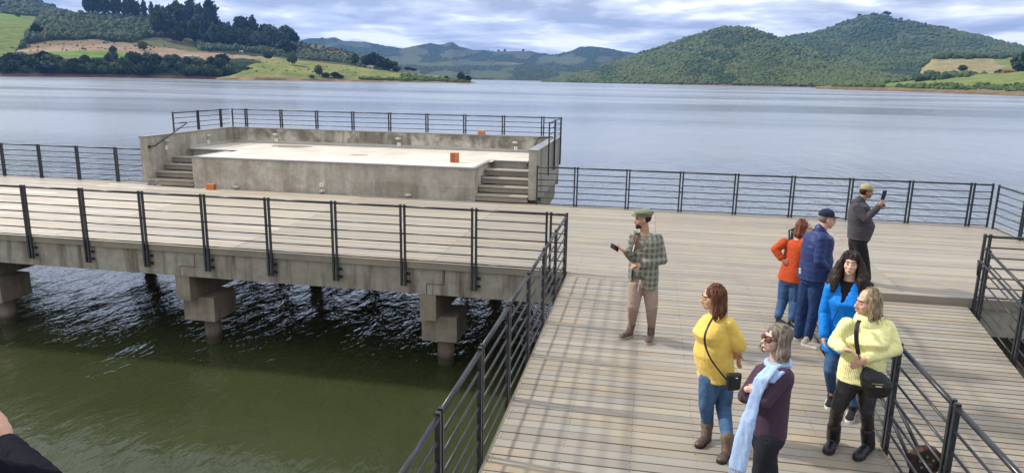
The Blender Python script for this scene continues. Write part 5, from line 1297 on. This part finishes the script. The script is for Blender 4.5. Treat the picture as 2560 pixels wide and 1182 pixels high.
b = Blob(); torso(b, J['pel'], J['nk'], f, dm, .022, hem=J['pel']-Z*.055, n0=1, bust=.04, belly=.02); sleeves(b, J, (.070,.062,.046), (.92,.92))
b.made('sweater', 'yellow_knit', p, .0095, 3, .75, folds(.012, 7, 9, 12, .6))
b = Blob()
for zz__, rr_ in ((-.005, .098), (.025, .090), (.05, .078)):
    pr = None
    for k_ in range(13):
        a = 6.2832*k_/12; c0 = J['nk']+Vector((math.cos(a)*rr_, math.sin(a)*rr_*.92, zz__+.018*math.sin(a)))
        if pr is not None: b.limb([pr, c0], [.026, .026], 8)
        pr = c0
b.made('collar', 'yellow_knit', p, .009, 2, .7, folds(.004, 10, 14, 3))
trousers(J, f, dm, p, 'black_leather', (.096,.060,.047), .04, .010, .08, 6)
shoe(p, G(2086,1104), G(2066,1137), .050, .09, 'black_leather', 'rubber_black', J['ar'].lerp(J['kr'], .34), .062, .04); shoe(p, G(2178,1116), G(2138,1152), .050, .09, 'black_leather', 'rubber_black', J['al'].lerp(J['kl'], .34), .062, .04)
strap(p, [Y_(2148,800,y0-.12), Y_(2142,818,y0-.22), Y_(2141,850,y0-.235), Y_(2146,885,y0-.235)], .036, .006, 'black_leather'); strap(p, [Y_(2146,885,y0-.235), Y_(2152,900,y0-.25), Y_(2160,918,y0-.24)], .03, .006, 'brown_leather')
bag = empty('shoulder_bag', Y_(2186,962,y0-.16), 'slouchy black bag hanging at the hip of the woman in the yellow turtleneck', 'bag')
b = Blob(); fb = Vector((.15,-1,0))
b.loft([(Y_(2192,992,y0-.17), .06, .03, fb, 2.5), (Y_(2194,984,y0-.17), .105, .045, fb, 2.6), (Y_(2192,962,y0-.17), .135, .055, fb, 2.6), (Y_(2186,942,y0-.17), .125, .045, fb, 2.4), (Y_(2178,926,y0-.17), .08, .03, fb, 2.2), (Y_(2166,914,y0-.18), .03, .018, fb)])
b.made('bag_body', 'black_leather', bag, .008, 2, .7, folds(.006, 10, 10, 2)); c_ = Y_(2190,958,y0-.245)
P_(MB().tube([c_-Vector((.03,0,.004)), c_+Vector((.06,0,-.004))], .003, 5), 'zip', 'brass', bag); P_(MB().box(c_.x+.0, c_.x+.05, c_.y-.004, c_.y, c_.z-.03, c_.z-.022), 'buckle', 'white_plastic', bag)

# ---------- young woman in the bright blue jacket
y0 = 7.35
J = dict(hc=Y_(2127,659,y0), nk=Y_(2124,702,y0+.01), pel=Y_(2102,862,y0), sr=Y_(2078,720,y0-.02), er=Y_(2061,780,y0+.0), wr=Y_(2059,838,y0-.10), sl=Y_(2162,722,y0+.05), el=Y_(2178,790,y0+.05), wl=Y_(2170,845,y0-.05),
         hr=Y_(2088,880,y0-.02), kr=Y_(2074,925,y0-.08), ar=G(2076,1010)+Z*.10, hl=Y_(2120,880,y0+.05), kl=Y_(2122,950,y0-.02), al=G(2128,1040)+Z*.10)
f = Vector((-.35,-1,0)).normalized(); dm = [(.160,.115),(.140,.105),(.155,.12),(.180,.095)]
p = empty('person', G(2100,1030), 'young woman with long dark hair in bright blue jacket frowning towards the camera', 'person')
hf = Vector((-.30,-1,.16))
P, Q = body_blob(J, f, dm, p, hf, mat='skin_pale', rh=((.1,-.1,-1),(.9,0,.1),.45,.92,-1), lh=((-.3,-.2,-1),(.5,.2,0),.4,.9,1))
def ex(b):
    for q in (-1, 1):
        b.limb([P(q*.045,.040,.092), P(q*.078,.028,.03), P(q*.100,.030,-.07), P(q*.120,.055,-.16), P(q*.130,.080,-.27)], [.030,.030,.038,.050,.030])
        b.limb([P(q*.09,-.02,.0), P(q*.13,.0,-.12), P(q*.165,.03,-.25)], [.036,.055,.040])
longhair(P, Q, p, 'hair_ombre', .75, .27, .096, .102, seed=11, amp=.009, open_=.050, extra=ex)
b = Blob(); torso(b, J['pel'], J['nk'], f, dm, .010, hem=J['pel']+Z*.02, n0=1, bust=.03); b.made('top', 'black_cloth', p, .010, 2, .6)
b = Blob(); torso(b, J['pel'], J['nk'], f, dm, .022, hem=J['pel']-Z*.06, n0=0, bust=.035); sleeves(b, J, (.064,.053,.043), (.93,.93))
_r2, _f2, _ = frame(f); nk_ = J['nk']; pel_ = J['pel']
b.made('jacket', 'blue_shell', p, .0095, 2, .7, folds(.009, 8, 10, 17), solid=.004, cut=lambda c, n=nk_, r=_r2, f_=_f2: ((c-n).dot(f_) > .03 and abs((c-n).dot(r)-.02) < max(.0, .06-(n.z-c.z)*.32) and c.z > n.z-.2) or (c-n-Z*.02).length < .085)
strap(p, [Y_(2096,775,y0-.20), Y_(2086,792,y0-.195), Y_(2081,802,y0-.19)], .010, .004, 'cap_navy', 'pocket_zip')
trousers(J, f, dm, p, 'jeans_blue', (.092,.060,.042), .03, .007, .1, 4)
for q, h_, t_ in (('r', G(2080,1000), G(2070,1024)), ('l', G(2134,1028), G(2120,1058))):
    shoe(p, h_, t_, .044, .08, 'black_cloth', 'rubber_white', J['a'+q]+Z*.01, .044, .03)
    strap(p, [Vector(h_).lerp(Vector(t_), .35)+Z*.05+Vector((-.047,-.01,0)), Vector(h_).lerp(Vector(t_), .6)+Z*.035+Vector((-.05,-.01,0))], .012, .006, 'rubber_white', 'side_stripe')

# ---------- man in the navy quilted jacket
y0 = 9.35
J = dict(hc=Y_(2067,548,y0), nk=Y_(2050,580,y0), pel=Y_(2031,690,y0), sr=Y_(2054,596,y0-.16), er=Y_(2048,652,y0-.20), wr=Y_(2072,678,y0-.06), sl=Y_(2022,594,y0+.17), el=Y_(2018,648,y0+.25), wl=Y_(2050,672,y0+.25),
         hr=Y_(2042,708,y0-.07), kr=Y_(2036,775,y0-.05), ar=G(2018,856)+Z*.10, hl=Y_(2018,706,y0+.06), kl=Y_(2006,773,y0+.06), al=G(1993,850)+Z*.10)
f = Vector((1,.45,0)).normalized(); dm = [(.170,.135),(.170,.145),(.180,.140),(.200,.110)]
p = empty('person', G(2010,855), 'man in navy quilted jacket, jeans and dark cap, back half turned, hand in pocket', 'person')
hf = Vector((1,.12,-.10))
P, Q = body_blob(J, f, dm, p, hf, mat='skin_light', rh=((1,.4,-.4),(0,.4,.1),.6,.95,1), lh=((1,0,-.4),(0,-.4,.1),.6,.95,1), s=1.0)
b = Blob(); b.ell(P(0,-.026,.010), .077, .080, .070, 12, 8, Q); b.made('hair', 'hair_greybrown', p, .007, 1, .6, strands(.002), cut=lambda c, P=P, h=hf.normalized(): (c-P(0,0,0)).dot(h) > .020)
def cap(P, Q, p, mat, hf, front=None):
    b = Blob(); b.ell(P(0,-.012,.055), .088, .104, .082, 18, 12, Q); b.made('cap_crown', mat, p, .007, 2, .7, cut=lambda c: (c-P(0,0,.036)).dot(Q @ Z) < 0)
    b = Blob(); b.ell(P(0,.105,.036), .070, .072, .007, 16, 8, Q); b.made('cap_brim', mat, p, .006, 1, .7, cut=lambda c: (c-P(0,.07,0)).dot(Q @ Vector((0,1,0))) < 0)
    rel(MB().ell(P(0,-.012,.137), .008,.008,.005).obj('cap_button', M[mat]), p)
    if front: 
        b = Blob(); b.ell(P(0,.0,.056), .087, .098, .081, 16, 10, Q); b.made('cap_front', front, p, .007, 1, .7, cut=lambda c: (c-P(0,.058,0)).dot(Q @ Vector((0,1,0))) < 0 or (c-P(0,0,.045)).dot(Q @ Z) < 0)
cap(P, Q, p, 'cap_navy', hf, 'cap_white'); glasses(P, Q, p, 'lens_brown', 'gold', .018, .0016)
b = Blob(); torso(b, J['pel'], J['nk'], f, dm, .026, hem=J['pel']-Z*.03, n0=1, belly=.03); sleeves(b, J, (.076,.064,.050), (.95,.95)); b.limb([J['nk']-Z*.01, J['nk']+Z*.035], [.082,.075])
b.made('jacket', 'navy_quilt', p, .010, 2, .75, folds(.009, 8, 9, 21))
for i_, (w_, dz_) in enumerate(((.012,0),(.012,0),(.012,0),(.012,0))):
    c_ = Y_(2010+4.2*i_, 573+.8*i_+ (i_%2)*2, y0-.02); 
strap(p, [Y_(1999,742-22,y0-.13)]*1+[Y_(1999,684,y0-.14)], .0, .0, 'white_plastic') if False else None
for i_ in range(3): P_(MB().tube([Y_(1998,672+5*i_,y0-.20), Y_(2002,671.5+5*i_,y0-.215)], .008, 6), 'side_stripe', 'white_plastic', p)
trousers(J, f, dm, p, 'jeans_dark', (.098,.070,.060), -.02, .010, .1, 14)
shoe(p, G(2003,860), G(2056,872), .048, .07, 'suede_grey', 'rubber_white', None, .05, .026); shoe(p, G(1984,846), G(2016,852), .048, .07, 'suede_grey', 'rubber_white', None, .05, .026)

# ---------- woman in the orange-red top
y0 = 10.35
J = dict(hc=Y_(2010,571,y0), nk=Y_(1996,600,y0), pel=Y_(1980,692,y0), sl=Y_(1960,607,y0+.06), el=Y_(1938,624,y0+.02), wl=Y_(1958,652,y0-.06), sr=Y_(2012,606,y0-.12), er=Y_(2022,650,y0-.05), wr=Y_(2030,680,y0+.1),
         hl=Y_(1966,706,y0+.04), kl=Y_(1957,752,y0+.0), al=G(1944,806)+Z*.10, hr=Y_(1992,706,y0-.05), kr=Y_(1986,755,y0-.08), ar=G(1978,812)+Z*.10)
f = Vector((.75,.55,0)).normalized(); dm = [(.185,.140),(.165,.135),(.175,.14),(.165,.100)]
p = empty('person', G(1962,808), 'woman in orange-red top with hand on hip, partly hidden behind the navy jacket man', 'person')
hf = Vector((.9,-.25,-.02))
P, Q = body_blob(J, f, dm, p, hf, mat='skin_light', lh=((.8,-.1,-.3),(.2,.6,.1),.4,.92,1), rh=((.5,.5,-.4),(0,.4,.1),.6,.9,1))
longhair(P, Q, p, 'hair_red', .1, .085, .086, .092, seed=14, amp=.005, open_=.034); rel(MB().ell(P(-.080,-.004,-.045), .007,.007,.009).obj('earring', M['gold']), p)
b = Blob(); torso(b, J['pel'], J['nk'], f, dm, .016, hem=J['pel']-Z*.05, n0=1, bust=.04, belly=.03); sleeves(b, J, (.072,.062,.050), (.72,.72)); b.made('top', 'orange_knit', p, .0095, 2, .7, folds(.007, 8, 9, 23))
trousers(J, f, dm, p, 'jeans_blue', (.108,.074,.056), .0, .009, .1, 24)
shoe(p, G(1940,806), G(1962,812), .043, .07); shoe(p, G(1972,810), G(1996,822), .043, .07)

# ---------- man in the grey hoodie photographing
y0 = 12.58
J = dict(hc=Y_(2166,479,y0), nk=Y_(2150,505,y0), pel=Y_(2147,592,y0), sr=Y_(2141,517,y0-.17), er=Y_(2163,548,y0-.26), wr=Y_(2197,516,y0-.22), sl=Y_(2143,517,y0+.17), el=Y_(2168,545,y0+.25), wl=Y_(2196,520,y0+.0),
         hr=Y_(2148,604,y0-.08), kr=Y_(2161,655,y0-.06), ar=G(2166,708)+Z*.10, hl=Y_(2138,602,y0+.09), kl=Y_(2140,655,y0+.12), al=G(2140,700)+Z*.10)
f = Vector((1,.0,0)).normalized(); dm = [(.180,.150),(.180,.165),(.185,.150),(.200,.115)]
p = empty('person', G(2150,705), 'man in charcoal hoodie and khaki cap holding up a phone, standing farthest away', 'person')
hf = Vector((1,.05,-.08))
P, Q = body_blob(J, f, dm, p, hf, mat='skin_brown', rh=((.5,.0,.85),(.2,1,0),.9,.95,1), lh=((.6,-.2,.6),(-.2,-.8,0),.9,.95,1))
b = Blob(); b.ell(P(0,-.026,.006), .080, .086, .076, 12, 8, Q); b.made('hair', 'hair_black', p, .007, 1, .6, strands(.003), cut=lambda c, P=P, h=hf.normalized(): (c-P(0,0,0)).dot(h) > .022)
cap(P, Q, p, 'cap_khaki', hf)
b = Blob(); torso(b, J['pel'], J['nk'], f, dm, .024, hem=J['pel']-Z*.03, n0=1, belly=.035); sleeves(b, J, (.074,.062,.048), (.93,.93))
b.ell(J['nk']-f*.055+Z*.005, .10, .085, .055, 14, 8, rotm(Vector((0,-1,0)), f, Z)); b.limb([J['nk']-Z*.02, J['nk']+Z*.03], [.085,.08])
b.made('hoodie', 'hoodie_grey', p, .010, 2, .75, folds(.010, 8, 9, 27))
trousers(J, f, dm, p, 'black_cloth', (.112,.085,.066), -.01, .010, .1, 28)
shoe(p, G(2160,709), G(2183,716), .048, .08); shoe(p, G(2134,702), G(2156,708), .048, .08)
ph = MB().box(-.038,.038,-.005,.005,-.078,.078).obj('phone', M['phone_body']); ph.location = Y_(2209.5,488,y0-.18); ph.rotation_euler = (R(4), R(8), R(28)); tag(ph, 'black phone held upright by the man in the khaki cap', 'phone')

# ---------- person whose raised forearm enters at the bottom left, standing on a platform added to hold the full figure up
LZ = .78
land = empty('support_platform', (-.9, .2, 0), 'concrete platform added under the camera to hold the bottom-left person, outside the picture', 'landing')
P_(MB().box(-3.2, 1.6, -1.2, .75, LZ+.62, LZ+.80), 'slab', 'pier_concrete', land); P_(MB().box(-3.0, -2.8, -1.0, .6, -6.9, LZ+.618), 'column', 'pier_concrete', land); P_(MB().box(1.2, 1.4, -1.0, .4, -.0, LZ+.618), 'column', 'pier_concrete', land)
gz = LZ+.80; y0 = 1.25
J = dict(wr=Y_(14,1108,1.62), er=Y_(122,1222,1.46), wl=Vector((-2.05,1.45,gz+1.02)), el=Vector((-2.2,1.0,gz+.98)), sr=Vector((-1.62,.75,gz+1.20)), sl=Vector((-2.02,.62,gz+1.20)), nk=Vector((-1.82,.66,gz+1.26)), hc=Vector((-1.80,.72,gz+1.42)), pel=Vector((-1.85,.50,gz+.78)),
         hr=Vector((-1.74,.46,gz+.72)), kr=Vector((-1.74,.50,gz+.42)), ar=Vector((-1.74,.44,gz+.10)), hl=Vector((-1.95,.46,gz+.72)), kl=Vector((-1.96,.50,gz+.42)), al=Vector((-1.96,.44,gz+.10)))
f = Vector((-.1,1,0)).normalized(); dm = [(.150,.115),(.140,.11),(.150,.12),(.165,.095)]
p = empty('person', (-1.85,.5,gz), 'person mostly out of frame, only a dark sleeve and hand showing at bottom left', 'person')
P, Q = body_blob(J, f, dm, p, Vector((-.1,1,-.2)), mat='skin_light', rh=((-.55,.15,.8),(-.6,.1,-.3),.8,.95,1), lh=((.3,.4,.8),(.6,0,0),.8,.95,1))
longhair(P, Q, p, 'hair_auburn', .1, .10, .088, .095, seed=31)
b = Blob(); torso(b, J['pel'], J['nk'], f, dm, .03, hem=J['pel']-Z*.1, n0=0); sleeves(b, J, (.070,.052,.036), (.96,.96)); b.made('coat', 'navy_sleeve', p, .009, 2, .7, folds(.006, 12, 14, 33))
trousers(J, f, dm, p, 'jeans_black', (.095,.062,.045), .02, .006, .1, 34); shoe(p, (-1.74,.36,gz), (-1.74,.6,gz)); shoe(p, (-1.96,.36,gz), (-1.96,.6,gz))
ph = MB().box(-.038,.038,-.005,.005,-.078,.078).obj('phone', M['phone_body']); ph.location = J['wr']+Vector((-.13,.06,.09)); ph.rotation_euler = (R(10), 0, 0); tag(ph, 'phone held by the person at the bottom left, just out of frame', 'phone')
